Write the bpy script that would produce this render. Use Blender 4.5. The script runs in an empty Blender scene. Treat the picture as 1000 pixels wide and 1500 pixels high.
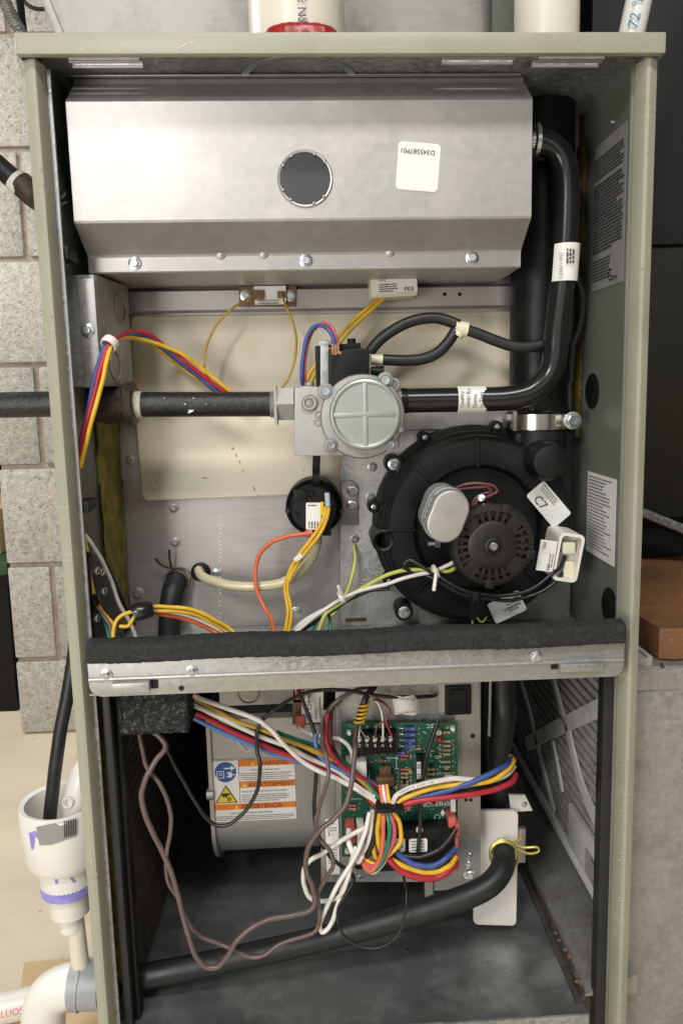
import bpy, bmesh, math, random
from mathutils import Vector, Matrix
random.seed(7)
SC = bpy.context.scene
COL = SC.collection

# ------------------------------------------------------------------ camera
CP = Vector((-0.0270, -0.5840, -0.2431))
YAW, PITCH, ROLL = 0.0467, 0.1477, -0.0217
FPX, PX0, PY0 = 1147.99, 521.99, 742.98
ca, sa, cb, sb, cc, sc_ = math.cos(YAW), math.sin(YAW), math.cos(PITCH), math.sin(PITCH), math.cos(ROLL), math.sin(ROLL)
FW = Vector((sa * cb, ca * cb, -sb)); R0 = Vector((ca, -sa, 0)); U0 = R0.cross(FW)
RT = cc * R0 + sc_ * U0; UP = -sc_ * R0 + cc * U0
cam = bpy.data.objects.new('camera', bpy.data.cameras.new('camera')); COL.objects.link(cam)
cam.matrix_world = Matrix(((RT.x, UP.x, -FW.x, CP.x), (RT.y, UP.y, -FW.y, CP.y), (RT.z, UP.z, -FW.z, CP.z), (0, 0, 0, 1)))
cam.data.sensor_fit = 'VERTICAL'; cam.data.sensor_height = 36.0
cam.data.lens = FPX / 1500 * 36.0
cam.data.shift_x = (500 - PX0) / 1500; cam.data.shift_y = (PY0 - 750) / 1500
cam.data.clip_start = 0.01; cam.data.clip_end = 50
SC.camera = cam

# ------------------------------------------------------------------ light
W = bpy.data.worlds.new('World'); SC.world = W; W.use_nodes = True
bg = W.node_tree.nodes['Background']; bg.inputs[0].default_value = (1.0, 0.95, 0.89, 1); bg.inputs[1].default_value = 0.045
def lamp(name, loc, target, size, watts, col):
    l = bpy.data.lights.new(name, 'AREA'); l.shape = 'RECTANGLE'; l.size, l.size_y = size; l.energy = watts; l.color = col
    o = bpy.data.objects.new(name, l); COL.objects.link(o); o.location = loc
    o.rotation_euler = (Vector(target) - Vector(loc)).to_track_quat('-Z', 'Y').to_euler()
    return o
lamp('ceiling_lamp', (-0.55, -1.25, 0.42), (0, 0.1, -0.35), (0.20, 0.20), 7.4, (1.0, 0.985, 0.95))
lamp('overhead_tube', (0.1, -1.3, 1.35), (0.1, -0.9, -0.94), (1.2, 0.3), 30, (1.0, 0.98, 0.94))
lamp('room_fill', (0.15, -2.3, 0.15), (0, 0.1, -0.4), (1.6, 0.9), 4.4, (1.0, 0.985, 0.95))  # added broad fill standing in for the bright room behind the camera
lamp('low_left_fill', (-0.62, -0.92, -0.36), (0.15, 0.1, -0.52), (0.4, 0.4), 5.4, (1.0, 0.985, 0.95))  # added fill from low left, no lamp known there; lights the filter
lamp('aisle_fill', (-1.15, 0.62, 0.55), (-0.9, 0.55, -0.94), (0.4, 0.4), 14.5, (1.0, 0.965, 0.90))  # added fill, no lamp known here; brightens the left floor and block wall
SC.view_settings.view_transform = 'Standard'; SC.view_settings.look = 'None'
SC.view_settings.exposure = 0.08; SC.view_settings.gamma = 1.0

# ------------------------------------------------------------------ placing: a pixel of the photograph's 1000x1500 frame and a real depth give a point
def ray(x, y): return RT * ((x - PX0) / FPX) + UP * ((PY0 - y) / FPX) + FW
def at(x, y, Y):
    d = ray(x, y); return CP + d * ((Y - CP.y) / d.y)
def at_x(x, y, X):
    d = ray(x, y); return CP + d * ((X - CP.x) / d.x)
def at_z(x, y, Z):
    d = ray(x, y); return CP + d * ((Z - CP.z) / d.z)
def mm(x, y, Y): return ((at(x, y, Y) - CP).dot(FW)) / FPX      # metres per pixel there

# ------------------------------------------------------------------ materials
MATS = {}
def mat(name, col, rough=0.5, metal=0.0, var=0.12, vs=25.0, bump=0.0, bs=300.0, spec=0.5, kind=None, rv=0.0, dirt_or_gleam=None, ds=6.0, dlo=.55, dhi=.75, wob=0.0, ws=14.0, chip=None, cs=60.0, clo=.70, scr=0.0):
    if name in MATS: return MATS[name]
    m = bpy.data.materials.new(name); m.use_nodes = True; MATS[name] = m
    nt = m.node_tree; N = nt.nodes; L = nt.links; b = N['Principled BSDF']
    b.inputs['Roughness'].default_value = rough; b.inputs['Metallic'].default_value = metal
    b.inputs['Specular IOR Level'].default_value = spec
    tc0 = N.new('ShaderNodeTexCoord'); oi = N.new('ShaderNodeObjectInfo'); mo = N.new('ShaderNodeMath'); mo.operation = 'MULTIPLY'; mo.inputs[1].default_value = 7.3
    L.new(oi.outputs['Random'], mo.inputs[0]); va = N.new('ShaderNodeVectorMath'); va.operation = 'ADD'; L.new(tc0.outputs['Object'], va.inputs[0]); L.new(mo.outputs[0], va.inputs[1])
    class tc: outputs = {'Object': va.outputs[0]}
    no = N.new('ShaderNodeTexNoise'); no.inputs['Scale'].default_value = vs; no.inputs['Detail'].default_value = 6
    L.new(tc.outputs['Object'], no.inputs['Vector'])
    src = no.outputs['Fac']
    if kind == 'galv':
        vo = N.new('ShaderNodeTexVoronoi'); vo.inputs['Scale'].default_value = bs; vo.inputs['Randomness'].default_value = 1
        L.new(tc.outputs['Object'], vo.inputs['Vector'])
        mx = N.new('ShaderNodeMath'); mx.operation = 'MULTIPLY_ADD'; mx.inputs[1].default_value = 0.45
        sx = N.new('ShaderNodeSeparateColor'); L.new(vo.outputs['Color'], sx.inputs[0])
        L.new(sx.outputs[0], mx.inputs[0]); mu = N.new('ShaderNodeMath'); mu.operation = 'MULTIPLY'; mu.inputs[1].default_value = 0.6
        L.new(no.outputs['Fac'], mu.inputs[0]); L.new(mu.outputs[0], mx.inputs[2]); src = mx.outputs[0]
    if kind == 'brushed':
        mp = N.new('ShaderNodeMapping'); mp.inputs['Scale'].default_value = (1.0, 1.0, 9.0)
        L.new(tc.outputs['Object'], mp.inputs['Vector']); n2 = N.new('ShaderNodeTexNoise'); n2.inputs['Scale'].default_value = bs; n2.inputs['Detail'].default_value = 4
        L.new(mp.outputs[0], n2.inputs['Vector'])
        mx = N.new('ShaderNodeMath'); mx.operation = 'MULTIPLY_ADD'; mx.inputs[1].default_value = 0.35
        mu = N.new('ShaderNodeMath'); mu.operation = 'MULTIPLY'; mu.inputs[1].default_value = 0.65
        L.new(no.outputs['Fac'], mu.inputs[0]); L.new(n2.outputs['Fac'], mx.inputs[0]); L.new(mu.outputs[0], mx.inputs[2]); src = mx.outputs[0]
    cr = N.new('ShaderNodeValToRGB'); e = cr.color_ramp.elements
    e[0].position, e[1].position = 0.3, 0.7
    e[0].color = tuple(max(0, c * (1 - var)) for c in col) + (1,); e[1].color = tuple(min(1, c * (1 + var)) for c in col) + (1,)
    L.new(src, cr.inputs[0]); out = cr.outputs[0]
    if dirt_or_gleam:
        n3 = N.new('ShaderNodeTexNoise'); n3.inputs['Scale'].default_value = ds; n3.inputs['Detail'].default_value = 9; n3.inputs['Roughness'].default_value = 0.65
        L.new(tc.outputs['Object'], n3.inputs['Vector'])
        r3 = N.new('ShaderNodeMapRange'); r3.inputs[1].default_value = dlo; r3.inputs[2].default_value = dhi; L.new(n3.outputs['Fac'], r3.inputs[0])
        mix = N.new('ShaderNodeMix'); mix.data_type = 'RGBA'; L.new(r3.outputs[0], mix.inputs[0]); L.new(out, mix.inputs[6]); mix.inputs[7].default_value = tuple(dirt_or_gleam) + (1,)
        out = mix.outputs[2]
    if chip:
        n4 = N.new('ShaderNodeTexNoise'); n4.inputs['Scale'].default_value = cs; n4.inputs['Detail'].default_value = 3; n4.inputs['Roughness'].default_value = .7
        L.new(tc.outputs['Object'], n4.inputs['Vector']); r4 = N.new('ShaderNodeMapRange'); r4.inputs[1].default_value = clo; r4.inputs[2].default_value = clo + .03; L.new(n4.outputs['Fac'], r4.inputs[0])
        mx4 = N.new('ShaderNodeMix'); mx4.data_type = 'RGBA'; L.new(r4.outputs[0], mx4.inputs[0]); L.new(out, mx4.inputs[6]); mx4.inputs[7].default_value = tuple(chip) + (1,); out = mx4.outputs[2]
    if scr:
        for ang, sd in ((.35, (3, 3, 170)), (-.9, (2.2, 2.2, 210)), (1.35, (3, 3, 190))):
            mpS = N.new('ShaderNodeMapping'); mpS.inputs['Rotation'].default_value = (ang * .6, ang, ang * .8); mpS.inputs['Scale'].default_value = sd; L.new(tc.outputs['Object'], mpS.inputs['Vector'])
            nS = N.new('ShaderNodeTexNoise'); nS.inputs['Scale'].default_value = 3; nS.inputs['Detail'].default_value = 1; L.new(mpS.outputs[0], nS.inputs['Vector'])
            rS = N.new('ShaderNodeMapRange'); rS.inputs[1].default_value = .735; rS.inputs[2].default_value = .80; rS.inputs[4].default_value = scr; L.new(nS.outputs['Fac'], rS.inputs[0])
            mS = N.new('ShaderNodeMix'); mS.data_type = 'RGBA'; L.new(rS.outputs[0], mS.inputs[0]); L.new(out, mS.inputs[6]); mS.inputs[7].default_value = (.72, .71, .68, 1); out = mS.outputs[2]
    if kind == 'block':
        hv = N.new('ShaderNodeHueSaturation'); mr0 = N.new('ShaderNodeMapRange'); mr0.inputs[3].default_value = .86; mr0.inputs[4].default_value = 1.1; L.new(oi.outputs['Random'], mr0.inputs[0]); L.new(mr0.outputs[0], hv.inputs['Value']); L.new(out, hv.inputs['Color']); out = hv.outputs[0]
    L.new(out, b.inputs['Base Color'])
    if rv:
        mr = N.new('ShaderNodeMapRange'); mr.inputs[1].default_value = .3; mr.inputs[2].default_value = .7
        mr.inputs[3].default_value = max(.05, rough - rv); mr.inputs[4].default_value = min(1, rough + rv); L.new(src, mr.inputs[0]); L.new(mr.outputs[0], b.inputs['Roughness'])
    prev = None
    if wob:
        nw = N.new('ShaderNodeTexNoise'); nw.inputs['Scale'].default_value = ws; nw.inputs['Detail'].default_value = 2; L.new(tc.outputs['Object'], nw.inputs['Vector'])
        bw = N.new('ShaderNodeBump'); bw.inputs['Strength'].default_value = wob; bw.inputs['Distance'].default_value = 0.004; L.new(nw.outputs['Fac'], bw.inputs['Height']); prev = bw.outputs[0]
    if bump:
        nb = N.new('ShaderNodeTexNoise'); nb.inputs['Scale'].default_value = bs; nb.inputs['Detail'].default_value = 5; L.new(tc.outputs['Object'], nb.inputs['Vector'])
        bp = N.new('ShaderNodeBump'); bp.inputs['Strength'].default_value = bump; bp.inputs['Distance'].default_value = 0.002
        L.new(nb.outputs['Fac'], bp.inputs['Height'])
        if prev: L.new(prev, bp.inputs['Normal'])
        prev = bp.outputs[0]
    if prev: L.new(prev, b.inputs['Normal'])
    return m
SAGE = mat('sage_paint', (.335, .333, .255), .40, 0, .05, 12, .08, 700, dirt_or_gleam=(.285, .282, .212), ds=16, wob=.06, ws=9, chip=(.50, .49, .42), cs=75, clo=.725, scr=.22)
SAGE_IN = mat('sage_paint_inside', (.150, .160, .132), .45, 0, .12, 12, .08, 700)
GALV = mat('galvanised_steel', (.385, .385, .37), .42, .7, .07, 14, kind='galv', bs=420, rv=.09, wob=.06, ws=12, dirt_or_gleam=(.36, .36, .35), ds=18, dlo=.5, dhi=.8)
GALVD = mat('galvanised_dull', (.36, .37, .36), .48, .6, .22, 14, kind='galv', bs=280, rv=.12, dirt_or_gleam=(.17, .17, .165), ds=9, dlo=.45, dhi=.8)
ALUM = mat('aluminised_steel', (.43, .418, .408), .45, .60, .07, 130, rv=.02, wob=.012, ws=7, dirt_or_gleam=(.515, .494, .478), ds=16, dlo=.5, dhi=.75, chip=(.62, .60, .58), cs=120, clo=.745, scr=.35)
ALUMD = mat('aluminised_panel', (.44, .41, .395), .42, .72, .12, 8, kind='brushed', bs=50, rv=.10, wob=.08, ws=10, dirt_or_gleam=(.33, .30, .285), ds=14, dlo=.5, dhi=.8)
CAST = mat('cast_aluminium', (.37, .363, .35), .50, .5, .10, 60, .25, 900, rv=.08, dirt_or_gleam=(.29, .28, .265), ds=40, dlo=.52, dhi=.75)
ZINC = mat('zinc_cover', (.39, .415, .392), .42, .5, .06, 30, .08, 500, rv=.1, dirt_or_gleam=(.33, .345, .325), ds=30, dlo=.5, dhi=.75)
ZBOLT = mat('zinc_bolt', (.62, .66, .68), .26, .9, .1, 60)
STAIN = mat('stainless', (.62, .57, .52), .22, 1, .06, 30, kind='brushed', bs=40)
BLK = mat('black_plastic', (.0085, .0085, .0085), .46, 0, .25, 30, .06, 500, rv=.1, dirt_or_gleam=(.018, .0175, .0165), ds=35, dlo=.55, dhi=.75, chip=(.055, .052, .05), cs=160, clo=.755, spec=.25)
BLKG = mat('black_gloss', (.012, .012, .012), .22, 0, .2, 30)
BLKP = mat('black_abs_pipe', (.0095, .0095, .0095), .38, 0, .3, 20, .05, 300, spec=.25, dirt_or_gleam=(.022, .021, .020), ds=12, dlo=.55, dhi=.8)
IRON = mat('black_iron_pipe', (.022, .022, .022), .42, .25, .4, 40, .35, 250, dirt_or_gleam=(.09, .08, .07), ds=45, dlo=.62, dhi=.75)
FITT = mat('malleable_iron', (.075, .062, .048), .5, .4, .3, 40, .5, 260)
RUB = mat('rubber_hose', (.012, .0125, .0135), .48, 0, .25, 30, .08, 400, rv=.08, dirt_or_gleam=(.026, .0255, .024), ds=40, dlo=.52, dhi=.75)
FOAM = mat('closed_foam', (.020, .020, .020), .85, 0, .35, 220, .9, 500, dirt_or_gleam=(.042, .042, .041), ds=70)
FOAMO = mat('open_cell_foam', (.016, .016, .016), .95, 0, .5, 260, 1.0, 420, dirt_or_gleam=(.085, .085, .085), ds=330, dlo=.52, dhi=.62)
CREAM = mat('cream_board', (.69, .63, .495), .50, 0, .07, 5, .05, 120, dirt_or_gleam=(.52, .43, .29), ds=8, dlo=.5, dhi=.80, wob=.35, ws=9, chip=(.40, .29, .17), cs=40, clo=.74)
WHITE = mat('white_plastic', (.78, .75, .69), .35, 0, .03, 20)
PVC = mat('white_pvc', (.76, .74, .69), .28, 0, .03, 12, dirt_or_gleam=(.62, .60, .55), ds=20, dlo=.62, dhi=.8)
PVCW = mat('cream_pvc', (.74, .69, .58), .30, 0, .03, 12, dirt_or_gleam=(.62, .56, .45), ds=14, dlo=.6, dhi=.8)
PVCG = mat('grey_pvc', (.34, .35, .37), .4)
PURP = mat('purple_primer', (.26, .24, .62), .4, 0, .35, 60)
IVORY = mat('ivory_plastic', (.70, .66, .50), .4, 0, .05, 30)
SILI = mat('silicone_tube', (.58, .53, .34), .22, 0, .08, 30)
LABEL = mat('label_paper', (.79, .775, .74), .5, 0, .03, 30, dirt_or_gleam=(.70, .67, .60), ds=60, dlo=.55, dhi=.8)
LABELG = mat('label_grey', (.27, .265, .26), .45, 0, .08, 60)
INK = mat('black_ink', (.03, .03, .03), .6)
INKG = mat('grey_ink', (.18, .18, .18), .6)
INKB = mat('blue_ink', (.05, .25, .5), .6)
INKN = mat('navy_ink', (.05, .05, .16), .6)
INKR = mat('red_ink', (.6, .06, .05), .6)
ORANGE = mat('label_orange', (.78, .20, .02), .5, 0, .03)
LBLUE = mat('label_blue', (.02, .10, .33), .5, 0, .03)
LYEL = mat('label_yellow', (.80, .58, .03), .5, 0, .03)
INSUL = mat('yellow_fibreglass', (.20, .165, .03), .95, 0, .45, 60, 1.0, 180, dirt_or_gleam=(.12, .10, .02), ds=30)
LINER = mat('dark_liner', (.045, .036, .026), .9, 0, .5, 120, 1.0, 260)
PCB = mat('circuit_board_green', (.007, .088, .046), .35, 0, .18, 60)
BRWN = mat('phenolic_brown', (.16, .09, .045), .5, 0, .2, 60)
COPP = mat('copper_winding', (.095, .062, .036), .4, .4, .6, 160)
COPT = mat('copper_terminal', (.42, .20, .12), .35, .6, .2, 90)
REDP = mat('red_rubber', (.50, .10, .08), .45, 0, .15, 60)
REDS = mat('red_sealant', (.30, .018, .012), .3, 0, .2, 90, .4, 150)
DBLUE = mat('resistor_blue', (.07, .09, .30), .4)
RTAN = mat('resistor_tan', (.36, .24, .15), .4, 0, .3, 200)
LEDR = mat('red_lens', (.6, .02, .02), .2)
GLASS = mat('sight_glass', (.060, .062, .064), .14, 0, .06, 40)
CLAMPY = mat('yellow_zinc_wire', (.55, .47, .12), .3, .7, .15, 80)
STEELB = mat('bronze_clip', (.11, .095, .06), .4, .8, .2, 60)
CONC = mat('concrete_block', (.51, .48, .435), .92, 0, .20, 90, 1.0, 330, kind='block', dirt_or_gleam=(.20, .19, .175), ds=170, dlo=.54, dhi=.66, wob=.5, ws=40, chip=(.66, .64, .6), cs=260, clo=.62)
MORT = mat('mortar', (.40, .34, .275), .95, 0, .2, 60, .8, 300)
FLOOR = mat('concrete_floor', (.70, .61, .475), .75, 0, .12, 5, .3, 60, dirt_or_gleam=(.50, .41, .29), ds=7, dlo=.52, dhi=.72, wob=.3, ws=6, chip=(.38, .30, .2), cs=55, clo=.70)
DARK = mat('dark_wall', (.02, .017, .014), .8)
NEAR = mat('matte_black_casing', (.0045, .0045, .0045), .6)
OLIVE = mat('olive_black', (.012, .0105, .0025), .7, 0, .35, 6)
WOOD = mat('brown_wood', (.22, .105, .045), .6, 0, .4, 10, .15, 90, kind='brushed', dirt_or_gleam=(.13, .055, .022), ds=18, dlo=.5, dhi=.75, chip=(.33, .19, .10), cs=90, clo=.70)
CARD = mat('cardboard', (.60, .44, .25), .8, 0, .08, 20)
GREENL = mat('green_lid', (.02, .07, .025), .5)
DUCT = mat('duct_galvanised', (.35, .34, .32), .42, .5, .13, 240, rv=.1, chip=(.5, .49, .465), cs=330, clo=.66, scr=.25, wob=.1, ws=6, dirt_or_gleam=(.25, .235, .21), ds=28, dlo=.5, dhi=.7)
PLEN = mat('plenum_steel', (.36, .35, .33), .5, .45, .16, 22, kind='brushed', bs=40, rv=.08, dirt_or_gleam=(.27, .26, .24), ds=25, dlo=.5, dhi=.7)
FILT = mat('filter_media', (.36, .34, .325), .95, 0, .2, 90, .5, 260)
FFRM = mat('filter_frame', (.66, .65, .64), .8, 0, .12, 50)
PAN = mat('pan_steel', (.20, .207, .205), .34, .6, .25, 9, rv=.12, dirt_or_gleam=(.36, .37, .365), ds=24, dlo=.47, dhi=.74, chip=(.07, .072, .072), cs=90, clo=.70, wob=.15, ws=8, scr=.5)  # lighter noise patches paint cloudy reflections into the steel colour
STAINM = mat('brown_stain', (.33, .22, .11), .7, 0, .3, 90)
SCUFF = mat('paint_scuff', (.56, .55, .48), .5)
GRIME = mat('paint_grime', (.17, .16, .12), .6)
SEAM = mat('grimy_seam', (.055, .047, .04), .8, 0, .4, 90, .8, 200)
RUST = mat('rust_flake', (.22, .13, .085), .85, 0, .35, 120, .8, 300)
MOTTLE = mat('mottled_plate', (.40, .395, .375), .44, .6, .14, 18, kind='galv', bs=520, rv=.12, dirt_or_gleam=(.24, .235, .225), ds=45, dlo=.5, dhi=.78)  # galvanised plate mottled with darker random patches
TAPE = mat('black_tape', (.012, .012, .012), .2, 0, .2, 60, .4, 120)
CLEAR = mat('cap_plastic_rim', (.35, .36, .36), .18, .3, .1, 60)
CAPF = mat('capacitor_can', (.44, .43, .405), .42, .5, .10, 50, .1, 300)
MOTOR = mat('motor_shell', (.019, .017, .015), .42, .2, .2, 40, .05, 500)
def wm(name, col, rough=.36): return mat('wire_' + name, col, rough, 0, .12, 60, rv=.08, dirt_or_gleam=tuple(c * .72 + .008 for c in col), ds=70, dlo=.56, dhi=.74)
WR = wm('red', (.42, .025, .04)); WB = wm('blue', (.045, .085, .28)); WY = wm('yellow', (.72, .43, .03)); WO = wm('orange', (.68, .14, .06))
WW = wm('white', (.74, .71, .66)); WK = wm('black', (.016, .016, .016), .3); WBR = wm('brown', (.125, .085, .08), .28); WG = wm('green', (.015, .19, .12))
WGD = wm('gold', (.46, .29, .04)); WP = wm('purple', (.09, .035, .10)); WPK = wm('pink', (.55, .09, .14)); WLB = wm('light_blue', (.10, .2, .48))
WYG = wm('yellow_green', (.50, .54, .10)); WGR = wm('grey', (.28, .27, .26)); WMR = wm('maroon', (.17, .055, .06))

# ------------------------------------------------------------------ mesh builder
ORG = {}
class MB:
    def __init__(s): s.bm = bmesh.new()
    def add(s, vs, fs):
        v = [s.bm.verts.new(p) for p in vs]
        for f in fs:
            try: s.bm.faces.new([v[i] for i in f])
            except ValueError: pass
        return s
    def _merge(s, tmp):
        me = bpy.data.meshes.new('t'); tmp.to_mesh(me); tmp.free(); s.bm.from_mesh(me); bpy.data.meshes.remove(me); return s
    def box(s, x0, x1, y0, y1, z0, z1, bev=0, M=None):
        t = bmesh.new(); bmesh.ops.create_cube(t, size=1)
        for v in t.verts: v.co = Vector(((x0 + x1) / 2 + v.co.x * (x1 - x0), (y0 + y1) / 2 + v.co.y * (y1 - y0), (z0 + z1) / 2 + v.co.z * (z1 - z0)))
        if bev: bmesh.ops.bevel(t, geom=t.edges[:], offset=bev, segments=2, affect='EDGES', profile=.6)
        if M: bmesh.ops.transform(t, matrix=M, verts=t.verts)
        return s._merge(t)
    def prism(s, pts, y0, y1, bev=0, axis='Y', seg=2):
        """closed outline swept along an axis: Y takes (x,z), X takes (y,z), Z takes (x,y)"""
        def P(p, h): return Vector((p[0], h, p[1])) if axis == 'Y' else (Vector((h, p[0], p[1])) if axis == 'X' else Vector((p[0], p[1], h)))
        t = bmesh.new(); n = len(pts)
        a = [t.verts.new(P(p, y0)) for p in pts]; b = [t.verts.new(P(p, y1)) for p in pts]
        t.faces.new(a); t.faces.new(b[::-1])
        for i in range(n): t.faces.new((a[i], b[i], b[(i + 1) % n], a[(i + 1) % n]))
        bmesh.ops.recalc_face_normals(t, faces=t.faces)
        if bev:
            es = [e for e in t.edges if (e.verts[0] in a and e.verts[1] in a)]
            bmesh.ops.bevel(t, geom=es, offset=bev, segments=seg, affect='EDGES', profile=.6)
        return s._merge(t)
    def tube(s, pts, r, n=8, cap=True):
        pts = [Vector(p) for p in pts]; m = len(pts); rs = r if isinstance(r, (list, tuple)) else [r] * m
        T = [(pts[min(i + 1, m - 1)] - pts[max(i - 1, 0)]).normalized() for i in range(m)]
        u = T[0].orthogonal().normalized(); rings = []
        for i in range(m):
            u = (u - T[i] * u.dot(T[i])).normalized(); w = T[i].cross(u)
            rings.append([s.bm.verts.new(pts[i] + (u * math.cos(a) + w * math.sin(a)) * rs[i]) for a in (2 * math.pi * k / n for k in range(n))])
        for i in range(m - 1):
            for k in range(n): s.bm.faces.new((rings[i][k], rings[i][(k + 1) % n], rings[i + 1][(k + 1) % n], rings[i + 1][k]))
        if cap: s.bm.faces.new(rings[0][::-1]); s.bm.faces.new(rings[-1])
        return s
    def lathe(s, c, prof, ax=(0, -1, 0), n=40, closed=False, sc=(1, 1)):
        c = Vector(c); ax = Vector(ax).normalized(); u = Vector((1, 0, 0)) if abs(ax.x) < .5 else Vector((0, 1, 0)); u = (u - ax * u.dot(ax)).normalized(); w = ax.cross(u); rings = []
        for r, h in prof:
            if r <= 1e-7: rings.append([s.bm.verts.new(c + ax * h)])
            else: rings.append([s.bm.verts.new(c + ax * h + (u * math.cos(a) * sc[0] + w * math.sin(a) * sc[1]) * r) for a in (2 * math.pi * k / n for k in range(n))])
        m = len(rings)
        for i in range(m if closed else m - 1):
            A, B = rings[i], rings[(i + 1) % m]
            for k in range(n):
                k2 = (k + 1) % n
                if len(A) == 1 and len(B) == 1: continue
                if len(A) == 1: s.bm.faces.new((A[0], B[k2], B[k]))
                elif len(B) == 1: s.bm.faces.new((A[k], A[k2], B[0]))
                else: s.bm.faces.new((A[k], A[k2], B[k2], B[k]))
        return s
    def torus(s, c, R, r, ax=(0, -1, 0), n=32, m=10):
        return s.lathe(c, [(R + r * math.cos(2 * math.pi * k / m), r * math.sin(2 * math.pi * k / m)) for k in range(m)], ax, n, True)
    def jitter(s, a, sub=0):
        for v in s.bm.verts: v.co += Vector((random.uniform(-a, a), random.uniform(-a, a), random.uniform(-a, a)))
        return s
    def build(s, name, m, parent=None, angle=32, recalc=True):
        bm = s.bm
        if recalc: bmesh.ops.recalc_face_normals(bm, faces=bm.faces)
        lo = Vector([min(v.co[i] for v in bm.verts) for i in range(3)]); hi = Vector([max(v.co[i] for v in bm.verts) for i in range(3)])
        o0 = (lo + hi) / 2
        for v in bm.verts: v.co -= o0
        me = bpy.data.meshes.new(name); bm.to_mesh(me); bm.free()
        for p in me.polygons: p.use_smooth = True
        me.set_sharp_from_angle(angle=math.radians(angle)); me.materials.append(m)
        return link(bpy.data.objects.new(name, me), o0, parent)
def link(o, w, parent=None):
    COL.objects.link(o); w = Vector(w)
    if parent is not None: o.parent = parent; o.location = w - ORG[parent]
    else: o.location = w
    ORG[o] = w
    return o
def tag(o, label=None, cat=None, group=None, kind=None):
    if label: o['label'] = label
    if cat: o['category'] = cat
    if group: o['group'] = group
    if kind: o['kind'] = kind
    return o
def thing(name, loc, label, cat, group=None):
    o = bpy.data.objects.new(name, None); o.empty_display_size = .02; link(o, loc)
    return tag(o, label, cat, group)
def xz(*pp, Y): return [(lambda v: (v.x, v.z))(at(x, y, Y)) for x, y in pp]
def rrect(cx, cz, w, h, r, ang=0, n=4):
    out = []
    for sx, sz, a0 in ((1, 1, 0), (-1, 1, 90), (-1, -1, 180), (1, -1, 270)):
        for k in range(n + 1):
            a = math.radians(a0 + 90 * k / n); out.append((sx * (w / 2 - r) + r * math.cos(a), sz * (h / 2 - r) + r * math.sin(a)))
    c, s = math.cos(ang), math.sin(ang)
    return [(cx + x * c - z * s, cz + x * s + z * c) for x, z in out]
def spline(pts, k=7):
    P = [Vector(p) for p in pts]; out = []
    for i in range(len(P) - 1):
        p0, p1, p2, p3 = P[max(i - 1, 0)], P[i], P[i + 1], P[min(i + 2, len(P) - 1)]
        for j in range(k):
            t = j / k; out.append(.5 * ((2 * p1) + (p2 - p0) * t + (2 * p0 - 5 * p1 + 4 * p2 - p3) * t * t + (-p0 + 3 * p1 - 3 * p2 + p3) * t ** 3))
    return out + [P[-1]]
def path(pp, Y=None, k=7): return spline([at(p[0], p[1], p[2] if len(p) > 2 else Y) for p in pp], k)

SCREW_CACHE = {}
def screw(parent, p, r=.0042, ax=(0, -1, 0), m=None, name='screw', phillips=False):
    """hex washer-head screw: washer flange and hexagon, on the surface point p"""
    p = Vector(p); key = (round(r, 5), tuple(ax), (m or ZBOLT).name)
    if key not in SCREW_CACHE:
        b = MB(); b.lathe((0, 0, 0), [(r * 1.25, -r * .2), (r * 1.25, r * .18), (r * .95, r * .3), (0, r * .3)], ax, 20)
        b.lathe((0, 0, 0), [(r * .8, r * .2), (r * .8, r * .75), (r * .68, r * .92), (r * .35, r * .92), (r * .28, r * .8), (0, r * .8)], ax, 6)
        o = b.build(name, m or ZBOLT, None, 25); SCREW_CACHE[key] = o; o0 = ORG[o]
        o.parent = parent; o.location = p + o0 - ORG[parent]; ORG[o] = p + o0; o['_off'] = list(o0); return o
    src = SCREW_CACHE[key]; o = src.copy(); o.name = name; off = Vector(src['_off'])
    COL.objects.link(o); o.parent = parent; o.location = p + off - ORG[parent]; ORG[o] = p + off
    return o

# ------------------------------------------------------------------ lettering (flat print, turned into meshes at the end of the script)
TEXTS = []
def letter(parent, lines, c, right, up, m=None, name='lettering', lift=.0005):
    """lines: (text, u, v, size[, bold]) in metres in the frame of the label; u is the left end of the line"""
    right = Vector(right).normalized(); up = Vector(up).normalized(); n = right.cross(up)
    TEXTS.append((parent, name, m or INK, Vector(c) + n * lift, right, up, lines))
def bars(parent, c, right, up, u0, v0, w, rows, pitch, h, m=None, name='fine_print', lift=.0005, fill=.93, word=(.8, 3.4)):
    """rows of print too small to read: one short bar per word"""
    right = Vector(right).normalized(); up = Vector(up).normalized(); n = right.cross(up); c = Vector(c) + n * lift; b = MB()
    for i in range(rows):
        u = u0; end = u0 + w * random.uniform(fill * .7, 1) if i % 4 == 3 else u0 + w * random.uniform(fill, 1); v = v0 - i * pitch
        while u < end:
            l = min(h * random.uniform(*word), end - u)
            if l > h * .3: b.add([c + right * u + up * (v - h / 2), c + right * (u + l) + up * (v - h / 2), c + right * (u + l) + up * (v + h / 2), c + right * u + up * (v + h / 2)], [(0, 1, 2, 3)])
            u += l + h * .55
    return b.build(name, m or INKG, parent, recalc=False)
def sticker(parent, px, py, Y, w, h, ang=0, m=None, r=2.5, name='sticker', label=None, th=.0005):
    """flat label facing the front; sizes in pixels, ang = screen angle of its long side; returns frame for print"""
    s = mm(px, py, Y); c = at(px, py, Y); a = math.radians(ang)
    b = MB(); b.prism(rrect(c.x, c.z, w * s, h * s, r * s, a), Y - th, Y); o = b.build(name, m or LABEL, parent)
    if label: o['label'] = label
    return o, c + Vector((0, -th, 0)), Vector((math.cos(a), 0, math.sin(a))), Vector((-math.sin(a), 0, math.cos(a))), s

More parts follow.
